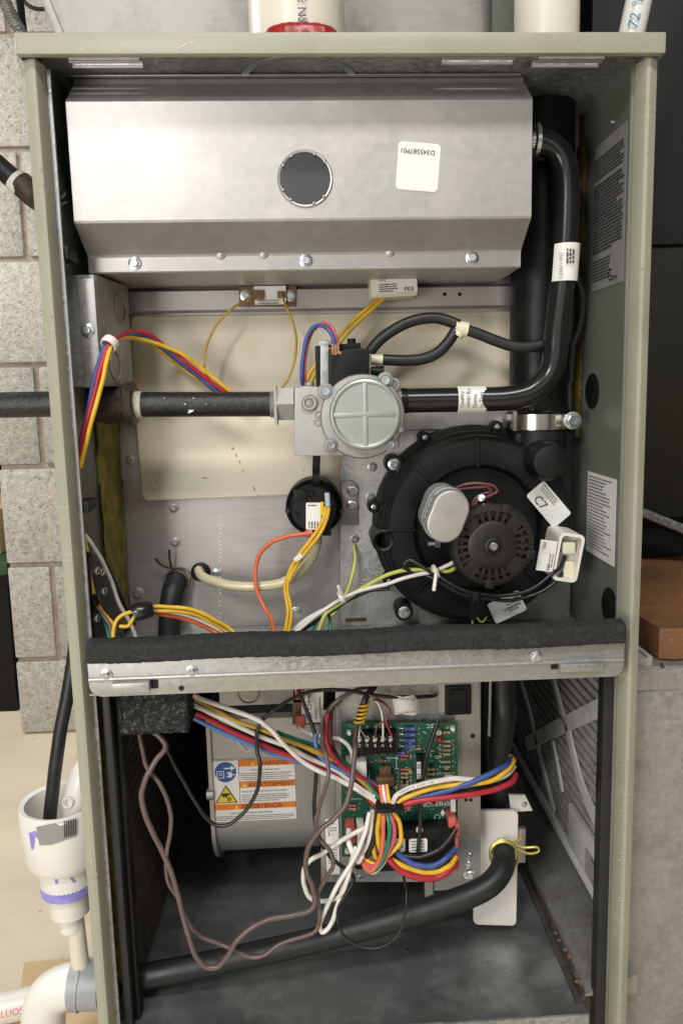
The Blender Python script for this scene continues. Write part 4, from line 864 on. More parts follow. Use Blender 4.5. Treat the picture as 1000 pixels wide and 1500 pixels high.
for lab, q, an in (('white tie on the motor wires at the edge of the mounting plate', (500, 876), 35), ('white tie on the motor wires in front of the black blower', (638, 838), 85)):
    Yt = .084 if q[0] < 550 else .055; p = at(*q, Yt); b = MB(); b.lathe(p - Vector((.0015, 0, 0)), [(.0062, 0), (.0062, .003), (.0052, .003), (.0052, 0)], (1, 0, .45), 18, True)
    b.tube([p + Vector((0, -.005, .004)), p + Vector((-.003, -.008, .013 if q[0] < 550 else -.014))], .0016, 6); tag(b.build('cable_tie', WHITE), lab, 'tie')
G6 = 'black leads from the motor to its plug'
wire('motor_lead', 'upper black lead curving under the motor to the white plug', 'wire', ((600, 838, .066), (592, 828, .062), (598, 821, .062), (612, 826, .06), (640, 843, .056), (672, 862, .052), (705, 870, .05), (745, 872, .05), (780, 862, .052), (806, 842, .056), (822, 828, .062), (827, 816, .07)), 3.2, WK, group=G6)
wire('motor_lead', 'lower black lead curving under the motor to the white plug', 'wire', ((590, 832, .07), (610, 838, .066), (640, 850, .06), (672, 868, .056), (705, 876, .054), (748, 879, .054), (790, 868, .056), (815, 850, .06), (827, 835, .07)), 3.0, WK, group=G6)
b = MB(); p = at(695, 872, .049); b.box(p.x - .0025, p.x + .0025, .044, .060, p.z - .005, p.z + .004, .0008); b.tube([p, p + Vector((-.001, .004, -.022))], .0028, 8); tag(b.build('cable_tie', BLK), 'black tie with hanging tail on the leads under the motor', 'tie')
wire('bare_wire', 'stiff thin pale wire loop poking up behind the rail below the motor', 'wire', ((692, 925, .1), (692, 905, .1), (697, 903, .1), (705, 911, .1), (712, 903, .1), (710, 892, .1)), 1.6, WYG)
G7 = 'maroon leads of the capacitor'
wire('capacitor_lead', 'upper maroon lead curving over the motor from the capacitor', 'wire', ((668, 714, .055), (685, 709, .052), (705, 708, .052), (722, 712, .054), (727, 720, .056), (715, 727, .054), (700, 732, .05), (694, 742, .05)), 2.2, WMR, group=G7)
wire('capacitor_lead', 'lower maroon lead beside the capacitor stud', 'wire', ((668, 718, .06), (690, 715, .058), (710, 714, .058), (720, 719, .058), (706, 724, .056), (695, 732, .055), (690, 745, .055)), 2.2, WMR, group=G7)
# lower left cluster behind the rail
br = thing('wire_guide', at(150, 860, .06), 'black wire guide plate with lit slot gaps painted white inside the left wall', 'bracket')
b = MB(); b.prism([(.028, at(130, 800, .05).z), (.095, at(165, 830, .09).z), (.12, at(180, 940, .1).z), (.03, at(130, 935, .05).z)], -.2120, -.2095, axis='X', bev=0); b.build('guide_plate', BLKG, br)
b = MB()
for q in ((143, 836, .045), (150, 838, .05), (153, 866, .055), (143, 905, .042)):
    p = at_x(q[0], q[1], -.2092); b.lathe(p, [(.0042, 0), (.0042, .0008), (.003, .0008), (.003, 0)], (1, 0, 0), 14, True, sc=(1.4, .7))
b.build('slot_edge', LABEL, br)  # white rings paint the lit gaps and reflections round the slots
G8 = 'wires at the lower left of the burner bay'
wire('wire', 'white wire crossing down from the left post towards the rail', 'wire', ((125, 783, .03), (137, 800, .035), (152, 826, .045), (165, 855, .055), (175, 885, .06), (187, 905, .065), (198, 930, .07), (201, 950, .07)), 3.0, WW, group=G8)
wire('wire', 'black wire beside the white one at the left post', 'wire', ((125, 788, .038), (142, 806, .043), (160, 835, .053), (174, 865, .062), (185, 890, .068), (198, 915, .07)), 3.0, WK, group=G8)
wire('wire', 'yellow wire close against the left post above the rail', 'wire', ((124, 782, .03), (129, 820, .032), (135, 860, .034), (146, 890, .036), (158, 905, .038), (166, 918, .036), (164, 950, .03)), 3.0, WY, group=G8)
wire('wire', 'green wire close against the left post above the rail', 'wire', ((138, 880, .036), (145, 895, .036), (155, 915, .036), (163, 950, .03)), 2.6, WG, group=G8)
wire('wire', 'brown wire bending over the left end of the foam strip', 'wire', ((141, 885, .034), (152, 903, .032), (162, 920, .03), (163, 950, .025)), 2.6, WBR, group=G8)
wire('wire', 'upper yellow wire arching through the black tape at the lower left', 'wire', ((168, 950, .022), (167, 922, .026), (174, 905, .03), (190, 897, .034), (220, 889, .04), (250, 889, .044), (285, 894, .048), (315, 908, .05), (340, 924, .05), (360, 945, .045)), 3.0, WY, group=G8)
wire('wire', 'lower yellow wire arching through the black tape at the lower left', 'wire', ((176, 918, .03), (188, 917, .03), (197, 905, .034), (215, 896, .04), (250, 895, .045), (285, 900, .05), (312, 913, .052), (335, 928, .052), (352, 945, .045)), 3.0, WY, group=G8)
wire('wire', 'orange red wire leaving the black tape towards the rail', 'wire', ((225, 897, .045), (245, 901, .05), (275, 908, .054), (300, 918, .056), (318, 928, .055), (335, 945, .05)), 3.2, WO, group=G8)
wire('wire', 'white wire leaving the black tape between yellow and orange ones', 'wire', ((225, 895, .05), (255, 899, .056), (285, 907, .06), (310, 918, .062), (328, 928, .06), (345, 945, .055)), 2.8, WW, group=G8)
wire('wire', 'black wire leaving the black tape behind the yellow pair', 'wire', ((225, 893, .055), (255, 898, .06), (300, 911, .066), (328, 924, .066), (345, 945, .06)), 2.6, WK, group=G8)
b = MB(); b.tube([at(195, 899, .035), at(203, 896, .036), at(215, 894, .038), at(223, 892, .04)], [.0068, .0075, .0072, .0062], 12); b.jitter(.0006); tag(b.build('tape_wrap', TAPE), 'black tape wrapped round the wires at the lower left of the burner bay', 'tape')
b = MB(); b.tube([at(134, 870, .034), at(139, 884, .036)], [.0055, .0058], 10); tag(b.build('tape_wrap', TAPE), 'black tape round the yellow wire close to the left post', 'tape')
b = MB(); b.tube(spline([at(84, 300, .06), at(91, 290, .05), at(97, 283, .055)]), .0008, 6); b.tube(spline([at(84, 316, .06), at(92, 300, .05), at(98, 296, .055)]), .0008, 6); tag(b.build('thin_wire', WGR), 'thin grey wire pair in the dark gap left of the burner cover', 'wire')

# ================================================================== lower bay: blower housing
bh = thing('blower_housing', at(400, 1180, .2), 'galvanised blower scroll housing with warning sticker in the lower bay', 'blower')
YB = .135; zt_ = at(400, 1052, YB).z; zm = at(400, 1205, YB).z; zbm = at(400, 1285, YB + .05).z
x0, x1 = at(312, 1130, YB).x, at(560, 1130, YB).x
pr = [(YB + .035, zt_ + .006), (YB + .004, zt_ + .004), (YB, zt_)]
R_b = .105; n = 16
for k in range(n + 1):
    a = math.radians(75 * k / n); pr.append((YB + R_b * (1 - math.cos(a)), zm - R_b * math.sin(a) * .62))
pr += [(.34, pr[-1][1] - .002), (.34, zt_ + .006)]
b = MB(); b.prism(pr, x0, x1, axis='X'); b.build('scroll_sheet', GALV, bh, 25)
b = MB(); pr2 = [(y - .004 if y < .3 else y, z - (.004 if z < zm else -.003)) for y, z in pr]; b.prism(pr2, x0 - .004, x0 - .0002, axis='X', bev=0); b.build('side_plate', GALV, bh, 25)
b = MB()
p = at(303, 1165, YB - .004); b.lathe(p + Vector((.003, .003, 0)), [(.006, -.003), (.006, .003), (0, .003)], (1, 0, 0), 18)
b.build('corner_ear', GALV, bh)
b = MB(); q = at(357, 1085, YB - .001); b.tube([at(345, 1083, YB - .0006), at(362, 1102, YB - .0006)], .0009, 6); b.tube([at(362, 1102, YB - .0006), at(376, 1088, YB - .0006)], .0009, 6); b.build('pressed_arrow', LABEL, bh)
s = mm(372, 1157, YB)
o, c, R_, U_, s = sticker(bh, 373, 1157, YB - .0003, 122, 98, 0, r=.5, name='warning_sticker', label='white and orange three language warning sticker')
Lx = lambda px: (px - 373) * s
Lz = lambda py: (1157 - py) * s
def band(px0, px1, py0, py1, m, lift=.0003, name='colour_band'):
    b = MB(); yy = c.y - lift; b.add([(c.x + Lx(px0), yy, c.z + Lz(py1)), (c.x + Lx(px1), yy, c.z + Lz(py1)), (c.x + Lx(px1), yy, c.z + Lz(py0)), (c.x + Lx(px0), yy, c.z + Lz(py0))], [(0, 1, 2, 3)]); return b.build(name, m, o, recalc=False)
b = MB(); 
for a_, b_ in (((312.6, 1108.6), (433.4, 1109.4)), ((312.6, 1204.8), (433.4, 1205.6)), ((312.6, 1108.6), (313.3, 1205.6)), ((432.7, 1108.6), (433.4, 1205.6)), ((351, 1109), (351.7, 1176.5)), ((351, 1142.8), (433, 1143.3))):
    yy = c.y - .0002; b.add([(c.x + Lx(a_[0]), yy, c.z + Lz(b_[1])), (c.x + Lx(b_[0]), yy, c.z + Lz(b_[1])), (c.x + Lx(b_[0]), yy, c.z + Lz(a_[1])), (c.x + Lx(a_[0]), yy, c.z + Lz(a_[1]))], [(0, 1, 2, 3)])
b.build('border_line', INK, o, recalc=False)
band(351.8, 432.6, 1109.6, 1119.5, ORANGE); band(351.8, 432.6, 1143.4, 1152.5, ORANGE, .00032); band(313.4, 432.6, 1177, 1186, ORANGE, .00034)
for px, py, tx, sz in ((379, 1117.8, 'WARNING', 7.6), (364, 1151, 'AVERTISSEMENT', 7.6), (352, 1184.6, 'ADVERTENCIA', 7.6)):
    letter(o, [(tx, Lx(px), Lz(py), sz * s * 1.0)], c, R_, U_, lift=.0007)
b = MB()
for px, py in ((372, 1118), (359, 1151), (346, 1184.5)):
    yy = c.y - .0006; b.add([(c.x + Lx(px - 3.6), yy, c.z + Lz(py)), (c.x + Lx(px + 3.6), yy, c.z + Lz(py)), (c.x + Lx(px), yy, c.z + Lz(py - 6.5))], [(0, 1, 2)])
b.build('alert_mark', LYEL, o, recalc=False)
for px, py, tx in ((369, 1126.5, 'ROTATING FAN BLADES!'), (354, 1159.8, 'PALES DE VENTILATEUR EN ROTATION!'), (336, 1193, 'ASPAS DE VENTILADOR GIRATORIAS!')):
    letter(o, [(tx, Lx(px), Lz(py), 3.1 * s)], c, R_, U_, lift=.0004)
bars(o, c, R_, U_, Lx(354), Lz(1130.5), 76 * s, 4, 3.1 * s, 1.3 * s, INKG, lift=.0004); bars(o, c, R_, U_, Lx(354), Lz(1164), 70 * s, 4, 3.1 * s, 1.3 * s, INKG, lift=.0004); bars(o, c, R_, U_, Lx(316), Lz(1196.5), 113 * s, 3, 2.7 * s, 1.2 * s, INKG, lift=.0004)
b = MB(); cx_, cz_ = c.x + Lx(332), c.z + Lz(1127); b.lathe((cx_, c.y, cz_), [(15.6 * s, .0003), (0, .0003)], n=40); b.build('blue_disc', LBLUE, o)
b = MB(); yy = c.y - .0006
def poly(b, pp, yy): b.add([(c.x + Lx(x), yy, c.z + Lz(y)) for x, y in pp], [tuple(range(len(pp)))])
poly(b, [(330, 1120), (340, 1120), (340, 1117), (346, 1121), (340, 1125), (340, 1122), (330, 1122)], yy)
for a_ in ([(319, 1125), (330, 1125), (330, 1126), (319, 1126)], [(319, 1135), (330, 1135), (330, 1136), (319, 1136)], [(319, 1126), (320, 1126), (320, 1135), (319, 1135)], [(329, 1126), (330, 1126), (330, 1135), (329, 1135)], [(323, 1128), (324.2, 1128), (324.2, 1132), (323, 1132)], [(326, 1128), (327, 1128), (327, 1132), (326, 1132)], [(333, 1128), (336, 1128), (336, 1129), (333, 1129)], [(333, 1133), (336, 1133), (336, 1134), (333, 1134)], [(336, 1126.5), (340, 1126.5), (342, 1129), (342, 1133), (340, 1135.5), (336, 1135.5)], [(342, 1130.4), (346.5, 1130.4), (346.5, 1131.6), (342, 1131.6)]): poly(b, a_, yy)
b.build('plug_symbol', LABEL, o, recalc=False)
b = MB(); poly(b, [(315, 1175), (348, 1175), (331.5, 1147)], c.y - .0003); b.build('triangle_edge', INK, o, recalc=False)
b = MB(); poly(b, [(317.4, 1173.7), (345.6, 1173.7), (331.5, 1149.6)], c.y - .0006); b.build('yellow_triangle', LYEL, o, recalc=False)
b = MB(); yy = c.y - .0009
poly(b, [(325, 1160), (331, 1159), (337, 1160), (337, 1162), (333, 1163), (334, 1166), (331, 1166), (330, 1164), (328, 1166), (326, 1165)], yy); 
for k in range(5):
    a = k * 1.2566; poly(b, [(336 + .8 * math.cos(a + 1), 1169 + .8 * math.sin(a + 1)), (336 + 4 * math.cos(a), 1169 + 4 * math.sin(a)), (336 + 3.2 * math.cos(a - .7), 1169 + 3.2 * math.sin(a - .7))], yy)
b.build('hazard_symbol', INK, o, recalc=False)
# upper box under the deck
ub = thing('door_switch_box', at(390, 1015, .10), 'galvanised box with pressed ring hanging under the deck behind the wires', 'junction box')
p, q = at(320, 1000, .10), at(446, 1030, .10)
b = MB(); b.box(p.x, q.x, .10, .16, q.z, ZD - .0015, .001); b.build('box_body', GALV, ub)
b = MB(); b.torus(at(364, 1016, .0995), .0095, .0009, n=24, m=6); b.build('pressed_ring', GALV, ub)

# ================================================================== control panel
YC = .092
ct = thing('control_mount', at(600, 1150, YC), 'galvanised control mounting plate standing upright in the lower bay', 'mounting plate')
b = MB(); b.prism(xz((491, 1004), (704, 990), (703, 1292), (491, 1292), Y=YC), YC, YC + .0014, .0004); b.build('plate', GALV, ct)
b = MB(); pa, pb, pc, pd = at(469, 1040, YC - .001), at(491, 1040, YC - .001), at(491, 1292, YC - .001), at(470, 1292, YC - .001); b.prism([(v.x, v.z) for v in (pa, pb, pc, pd)], YC - .0012, YC + .004, .0006); b.build('side_flange', GALV, ct)
b = MB(); q = at(703, 1150, YC); b.box(q.x - .001, q.x + .0006, YC + .0015, YC + .045, at(700, 1290, YC).z, at(700, 1000, YC).z); b.build('edge_flange', GALVD, ct)
b = MB(); b.prism(xz((641, 1002), (702, 998), (703, 1056), (642, 1056), Y=.0895), .0895, .0918, .0007); b.build('switch_bezel', GALV, ct)
for q in ((692, 1078), (682, 1172), (689, 1172)):
    p = at(*q, YC - .0003); b = MB(); b.lathe(p, [(.0022 if q[1] < 1100 else .0017, 0), (0, .0001)], n=14); b.build('pilot_hole', BLK, ct)
for q, r_ in (((687, 1280), .0045), ((686, 1264), .0026), ((688, 1252), .0022), ((527, 1285), .0022)): screw(ct, at(*q, YC), r_)
sw = thing('power_switch', at(671, 1026, .085), 'black rocker switch set in the corner of the control plate', 'switch')
b = MB(); p = at(671, 1026, .0865); s = mm(671, 1026, .0865); b.prism(rrect(p.x, p.z, 39 * s, 45 * s, 2 * s), .0862, .0894, .0012); b.build('switch_frame', BLK, sw)
b = MB(); b.prism([(.0845, p.z + 17 * s), (.0862, p.z + 17.2 * s), (.0862, p.z - 17.2 * s), (.0800, p.z - 17 * s), (.0842, p.z - 1 * s)], p.x - 12 * s, p.x + 10 * s, axis='X'); b.build('rocker', BLK, sw, 20)
o, c, R_, U_, s = sticker(ct, 487, 1240, YC - .0016, 19, 88, 0, r=.5, name='side_label', label='narrow white label standing at the left edge of the plate')
letter(o, [('AL', -8 * s, 36 * s, 9 * s), ('2 -', -7 * s, 18 * s, 7 * s)], c, R_, U_); bars(o, c, R_, U_, -7 * s, 30 * s, 14 * s, 2, 4 * s, 1.5 * s); bars(o, c, R_, U_, -7 * s, 4 * s, 14 * s, 8, 4.2 * s, 1.5 * s)

# circuit board
YBd = .0815
cbd = thing('control_board', at(585, 1158, YBd), 'green circuit board with coloured wires plugged in', 'circuit board')
b = MB(); b.prism(xz((500, 1059), (670, 1058), (670, 1200), (668, 1253), (500, 1255), Y=YBd), YBd, YBd + .0016); b.build('board', PCB, cbd)
for q in ((511, 1072), (662, 1066), (508, 1245), (662, 1245)):
    b = MB(); p = at(*q, YBd); b.lathe((p.x, 0, p.z), [(.0022, -YC), (.0022, -YBd + .002), (.0018, -YBd + .004), (0, -YBd + .0042)], n=12); b.build('standoff', WHITE, cbd)
# terminal strip
p0, p1 = at(519, 1068, YBd), at(578, 1097, YBd)
b = MB(); b.box(p0.x, p1.x, YBd - .009, YBd, p1.z, p0.z, .0006)
for k in range(6):
    x = p0.x + (p1.x - p0.x) * k / 5; b.box(x - .0009, x + .0009, YBd - .0125, YBd - .0005, p1.z, p0.z, .0002)
b.build('terminal_block', BLK, cbd)
for k in range(5): q = at(525.5 + k * 11.3, 1083.5, YBd - .011); screw(cbd, q + Vector((0, .0015, 0)), .0024, name='terminal_screw')
s = mm(560, 1090, YBd - .009); s = mm(560, 1095, YBd)
for k, ch in enumerate('CGRWY'):
    q = at(528.5 + k * 11.3, 1089, YBd - .0095); letter(cbd, [(ch, 0, 0, 6.2 * s)], q, (-1, 0, 0), (0, 0, -1), LABEL, lift=.0006)
    q = at(528.5 + k * 11.3, 1062, YBd); letter(cbd, [(ch, 0, 0, 5.0 * s)], q, (-1, 0, 0), (0, 0, -1), LABEL)
letter(cbd, [('EMERSON', 0, 0, 8.2 * s)], at(671 - 13, 1173.5, YBd), (-1, 0, 0), (0, 0, -1), LABEL)
letter(cbd, [('LZC', 0, 0, 7 * s)], at(639, 1060, YBd), (-1, 0, 0), (0, 0, -1), LABEL)
b = MB(); q = at(648, 1191, YBd - .0003); k_ = 6.2 * s; b.add([(q.x - k_ * .6, q.y, q.z), (q.x, q.y, q.z - k_), (q.x + k_ * .6, q.y, q.z), (q.x, q.y, q.z + k_)], [(0, 1, 2, 3)])
b.torus(at(640, 1197, YBd - .0002), 4 * s, .6 * s, n=18, m=4); b.torus(at(657, 1140, YBd - .0002), 5 * s, 2 * s, n=18, m=4); b.torus(at(663, 1066, YBd - .0002), 3 * s, .6 * s, n=18, m=4)
for x0, y0, x1, y1 in ((565, 1110, 580, 1110.7), (580, 1108, 580.7, 1125), (590, 1108, 604, 1108.6), (622, 1100, 636, 1100.6), (540, 1128, 540.7, 1150), (505, 1170, 530, 1170.6), (600, 1165, 636, 1165.6), (580, 1160, 580.6, 1180)):
    yy = YBd - .0003; P = [at(x0, y0, yy), at(x1, y0, yy), at(x1, y1, yy), at(x0, y1, yy)]; b.add(P, [(0, 1, 2, 3)])
b.build('silk_screen', LABEL, cbd)
# resistors
def resistor(x, y, w, h, m, vert=False, lead=4.5):
    b = MB(); a_, c_ = (at(x - w / 2, y, YBd - .002), at(x + w / 2, y, YBd - .002)) if not vert else (at(x, y - w / 2, YBd - .002), at(x, y + w / 2, YBd - .002))
    d = (c_ - a_); r = h / 2 * mm(x, y, YBd); PP = [a_, a_ + d * .04, a_ + d * .2, a_ + d * .28, a_ + d * .72, a_ + d * .8, a_ + d * .96, c_]
    b.tube(PP, [r * .6, r, r, r * .82, r * .82, r, r, r * .6], 8); b.build('resistor', m, cbd)
    return a_ - d.normalized() * lead * mm(x, y, YBd), c_ + d.normalized() * lead * mm(x, y, YBd)
leads = []
for k in range(4): leads.append(resistor(600, 1067.5 + k * 8.6, 17, 7.5, DBLUE, lead=5))
leads.append(resistor(586, 1103, 14, 6, DBLUE))
for x, ys_ in ((654, (1073, 1086, 1092.5, 1099, 1105, 1116, 1123.5, 1133)), (641, (1108,)), (592, (1107, 1112, 1127, 1133, 1139, 1145, 1150)), (631, (1127, 1134, 1141, 1150)), (516, (1185, 1180)), (611, (1097,)), (560, (1115,)), (644, (1143,))):
    for y in ys_: leads.append(resistor(x, y, 11, 4.2, RTAN if random.random() < .8 else REDP, lead=4))
for k in range(34): leads.append(resistor(random.uniform(545, 600), random.uniform(1152, 1192), 8, 3.4, RTAN if k % 3 else BLK, vert=k % 2 == 0, lead=3))
b = MB()
for a_, c_ in leads:
    for e in (a_, c_): b.lathe((e.x, YBd, e.z), [(.0011, 0), (.0009, .0009), (0, .0012)], n=8)
    b.tube([a_ + Vector((0, .001, 0)), a_ + (c_ - a_) * .15], .0003, 5, False); b.tube([c_ + Vector((0, .001, 0)), c_ + (a_ - c_) * .15], .0003, 5, False)
for k in range(150):
    q = at(random.uniform(503, 667), random.uniform(1062, 1195), YBd); b.lathe(q, [(.0006, 0), (.0005, .0005), (0, .0007)], n=6)
tag(b.build('solder_joints', ZBOLT, cbd), kind='stuff')
b = MB(); P0, P1 = at(608, 1103, YBd), at(621, 1152, YBd); b.box(P0.x, P1.x, YBd - .0045, YBd, P1.z, P0.z, .0005); b.build('chip', BLK, cbd)
b = MB()
for k in range(14):
    for xx in (P0.x - .0006, P1.x + .0006): zz = P0.z + (P1.z - P0.z) * (k + .5) / 14; b.box(xx - .0006, xx + .0006, YBd - .003, YBd, zz - .0004, zz + .0004)
b.build('chip_pins', ZBOLT, cbd)
for k in range(14):
    q = at(random.uniform(540, 604), random.uniform(1106, 1194), YBd); r_ = random.uniform(.0012, .0024); hh = random.uniform(.003, .007)
    b = MB(); b.lathe(q, [(r_, 0), (r_, hh * .85), (r_ * .8, hh), (0, hh)], n=12); b.build('capacitor', (BLK, RTAN, BRWN, PCB)[k % 4], cbd)
for k in range(9):
    q = at(random.uniform(625, 664), random.uniform(1158, 1196) if k % 2 else random.uniform(1120, 1152), YBd); b = MB(); b.box(q.x - .0016, q.x + .0016, YBd - .002, YBd, q.z - .001, q.z + .001, .0003); b.build('diode', BLK if k % 3 else RTAN, cbd)
b = MB()
for k in range(46):
    q = at(random.uniform(505, 662), random.uniform(1063, 1195), YBd - .0003); w_ = random.uniform(.001, .0032); b.add([(q.x, q.y, q.z), (q.x + w_, q.y, q.z), (q.x + w_, q.y, q.z + .0005), (q.x, q.y, q.z + .0005)], [(0, 1, 2, 3)])
tag(b.build('component_print', LABEL, cbd), kind='stuff')
o, c, R_, U_, s = sticker(cbd, 613, 1128, YBd - .0046, 6, 26, 0, r=.4, name='chip_label'); bars(o, c, U_, -R_, -11 * s, 0, 22 * s, 1, 3 * s, 4.5 * s, INK, word=(.15, .4))
b = MB(); P0, P1 = at(549, 1132, YBd), at(576, 1144, YBd); b.box(P0.x, P1.x, YBd - .010, YBd, P1.z, P0.z, .0012); b.build('relay_block', BRWN, cbd)
b = MB(); P0, P1 = at(554, 1119, YBd), at(572, 1131, YBd); b.box(P0.x, P1.x, YBd - .006, YBd, P1.z, P0.z, .0012); b.build('capacitor_block', BRWN, cbd)
b = MB(); P0, P1 = at(506, 1106, YBd), at(536, 1138, YBd); b.box(P0.x, P1.x, YBd - .014, YBd, P1.z, P0.z, .0012); b.build('header_socket', WHITE, cbd)
b = MB(); P0, P1 = at(521, 1197, YBd), at(533, 1245, YBd); b.box(P0.x, P1.x, YBd - .014, YBd, P1.z, P0.z, .0012); b.build('header_socket', WHITE, cbd)
b = MB(); P0, P1 = at(505, 1197, YBd), at(519, 1220, YBd); b.box(P0.x, P1.x, YBd - .018, YBd, P1.z, P0.z, .0016); b.build('spade_cover', REDP, cbd)
b = MB(); P0, P1 = at(547, 1203, YBd), at(662, 1256, YBd); b.box(P0.x, P1.x, YBd - .017, YBd - .0001, P1.z, P0.z, .0015); b.build('relay_block', BLK, cbd)
for x_, w_ in ((584, 18), (612, 27), (557, 16)):
    o, c, R_, U_, s = sticker(cbd, x_, 1238, YBd - .0172, w_, 21, 0, r=3, name='relay_label'); bars(o, c, R_, U_, -w_ * .36 * s, 7 * s, w_ * .72 * s, 4, 4.6 * s, 1.5 * s, INK)
b = MB(); q = at(614, 1215, YBd - .017); b.lathe(q, [(.0032, 0), (.0030, .0016), (.0018, .0026), (0, .003)], n=16); b.build('push_pin', WHITE, cbd)
b = MB(); P0, P1 = at(660, 1165, YBd - .006), at(667, 1190, YBd - .006); b.box(P0.x, P1.x, YBd - .006, YBd, P1.z, P0.z, .0004); b.build('barcode_tag', LABEL, cbd)
for q in ((661, 1203), (666, 1213), (664, 1232), (651, 1255), (666, 1262)):
    p = at(*q, YBd - .012); b = MB(); b.box(p.x - .0035, p.x + .0035, YBd - .016, YBd - .001, p.z - .006, p.z + .006, .0012); b.build('spade_cover', REDP, cbd)
b = MB(); q = at(642, 1080, YBd); b.lathe(q, [(.0024, 0), (.0024, .004), (.0016, .0058), (0, .0064)], n=14); b.build('status_light', LEDR, cbd)
b = MB(); q = at(641, 1070, YBd); b.lathe(q, [(.0026, 0), (.0026, .005), (0, .0055)], n=14); b.build('support_post', WHITE, cbd)

# limit/relay with side label
tr = thing('relay', at(452, 1035, .095), 'brown based relay with white printed side, left of the control plate', 'relay')
b = MB(); b.prism(xz((428, 1010), (476, 1006), (476, 1062), (428, 1062), Y=.100), .100, .112, .0008); b.build('relay_base', BRWN, tr)
b = MB(); b.prism(xz((442, 1010), (474, 1008), (473, 1058), (441, 1060), Y=.0925), .0925, .0998, .0008); b.build('relay_case', WHITE, tr)
s = mm(458, 1035, .0925)
letter(tr, [('CA C59M8C3', -18 * s, 0, 7 * s), ('E54321', -18 * s, -8 * s, 5 * s)], at(456, 1036, .0923), (0, 0, 1), (-1, 0, 0)); bars(tr, at(456, 1036, .0922), (0, 0, 1), (-1, 0, 0), -18 * s, -12.5 * s, 34 * s, 1, 4 * s, 2 * s)
for q in ((438, 1014), (440, 1056)):
    p = at(*q, .092); b = MB(); b.box(p.x - .004, p.x + .004, .088, .0995, p.z - .006, p.z + .006, .0014); b.build('spade_cover', REDP, tr)

# flag label on the black wire
fl = thing('flag_label', at(597, 1031, .07), 'crumpled white flag label wrapped on the black wire above the board', 'label')
b = MB(); P = [at(573, 1018, .068), at(590, 1021, .066), at(606, 1018, .068), at(612, 1026, .069), at(616, 1041, .072), at(606, 1048, .068), at(586, 1046, .067), at(578, 1047, .069)]
ce = at(594, 1032, .066); b.add([ce] + P + [p + Vector((0, .0006, 0)) for p in P] + [ce + Vector((0, .0006, 0))], [(0, 1 + k, 1 + (k + 1) % 8) for k in range(8)] + [(17, 9 + (k + 1) % 8, 9 + k) for k in range(8)] + [(1 + k, 9 + k, 9 + (k + 1) % 8, 1 + (k + 1) % 8) for k in range(8)]); b.build('paper', LABEL, fl, 80)
s = mm(597, 1035, .066); letter(fl, [('D341895P02', 0, 0, 5.0 * s)], at(612, 1039.5, .0645), (-1, 0, -.08), (.08, 0, -1)); letter(fl, [('20 LB LINE', 0, 0, 4.4 * s)], at(608, 1023, .0645), (-1, 0, .1), (-.1, 0, -1))

# ================================================================== wires of the lower bay
GH = 'coloured wire bundle running from the foam block to the circuit board'
def hw(lab, m, pts_, r_=3.5, name='wire', g=GH): wire(name, lab, 'wire', pts_, r_, m, group=g)
hw('white wire on top of the bundle from the foam block, crossing the warning sticker corner', WW, ((272, 1012, .03), (300, 1026, .035), (340, 1040, .04), (375, 1053, .044), (396, 1068, .046), (420, 1095, .046), (450, 1120, .05), (480, 1135, .054), (515, 1152, .056), (540, 1167, .056), (556, 1180, .055)), 3.7)
hw('gold wire under the top white one in the foam block bundle', WGD, ((272, 1018, .035), (305, 1035, .042), (345, 1055, .048), (380, 1068, .052), (415, 1082, .056), (450, 1095, .058), (470, 1104, .058), (490, 1114, .06), (520, 1136, .062), (545, 1160, .06)), 3.4)
hw('black wire between gold and white ones in the foam block bundle', WK, ((272, 1022, .038), (310, 1042, .045), (345, 1060, .05), (385, 1076, .056), (420, 1091, .06), (455, 1105, .062), (490, 1120, .063), (525, 1145, .062), (548, 1170, .06)), 3.5)
hw('white wire in the middle of the foam block bundle', WW, ((272, 1028, .034), (295, 1038, .038), (325, 1052, .044), (360, 1069, .05), (395, 1084, .055), (425, 1096, .058), (455, 1111, .06), (490, 1128, .06), (515, 1146, .059), (548, 1168, .057)), 3.6)
hw('black wire under the middle white one in the foam block bundle', WK, ((272, 1034, .04), (310, 1054, .046), (350, 1073, .053), (390, 1089, .058), (430, 1103, .062), (470, 1118, .064), (510, 1142, .064), (540, 1170, .062)), 3.4)
hw('orange red wire in the foam block bundle above the blue one', WR, ((272, 1039, .036), (300, 1051, .041), (335, 1069, .047), (370, 1085, .052), (400, 1098, .056), (430, 1109, .058), (460, 1122, .06), (495, 1138, .06), (525, 1156, .058), (548, 1178, .056)), 3.7)
hw('blue wire lowest in the foam block bundle', WLB, ((272, 1045, .038), (300, 1060, .043), (335, 1077, .048), (370, 1092, .053), (400, 1104, .058), (430, 1113, .061), (455, 1121, .063), (485, 1131, .062), (510, 1142, .06)), 3.6)
hw('green wire joining the bundle near the circuit board', WG, ((405, 1072, .06), (430, 1082, .062), (455, 1090, .064), (478, 1098, .065), (505, 1117, .065), (530, 1140, .063), (556, 1170, .058)), 3.2)
hw('yellow wire joining the bundle near the circuit board', WY, ((428, 1089, .06), (448, 1095, .06), (468, 1105, .06), (490, 1122, .063), (515, 1140, .063)), 3.0)
hw('dark grey wire joining the bundle near the circuit board', WGR, ((425, 1098, .062), (445, 1103, .062), (468, 1110, .063), (495, 1125, .064), (520, 1142, .063)), 3.0)
GB = 'wires running above the board from the upper left'
wire('wire', 'blue wire bending from the relay down into the board', 'wire', ((463, 1075, .066), (462, 1090, .062), (468, 1106, .06), (485, 1121, .059), (510, 1132, .06), (535, 1142, .064), (557, 1154, .07)), 3.4, WLB, group=GB)
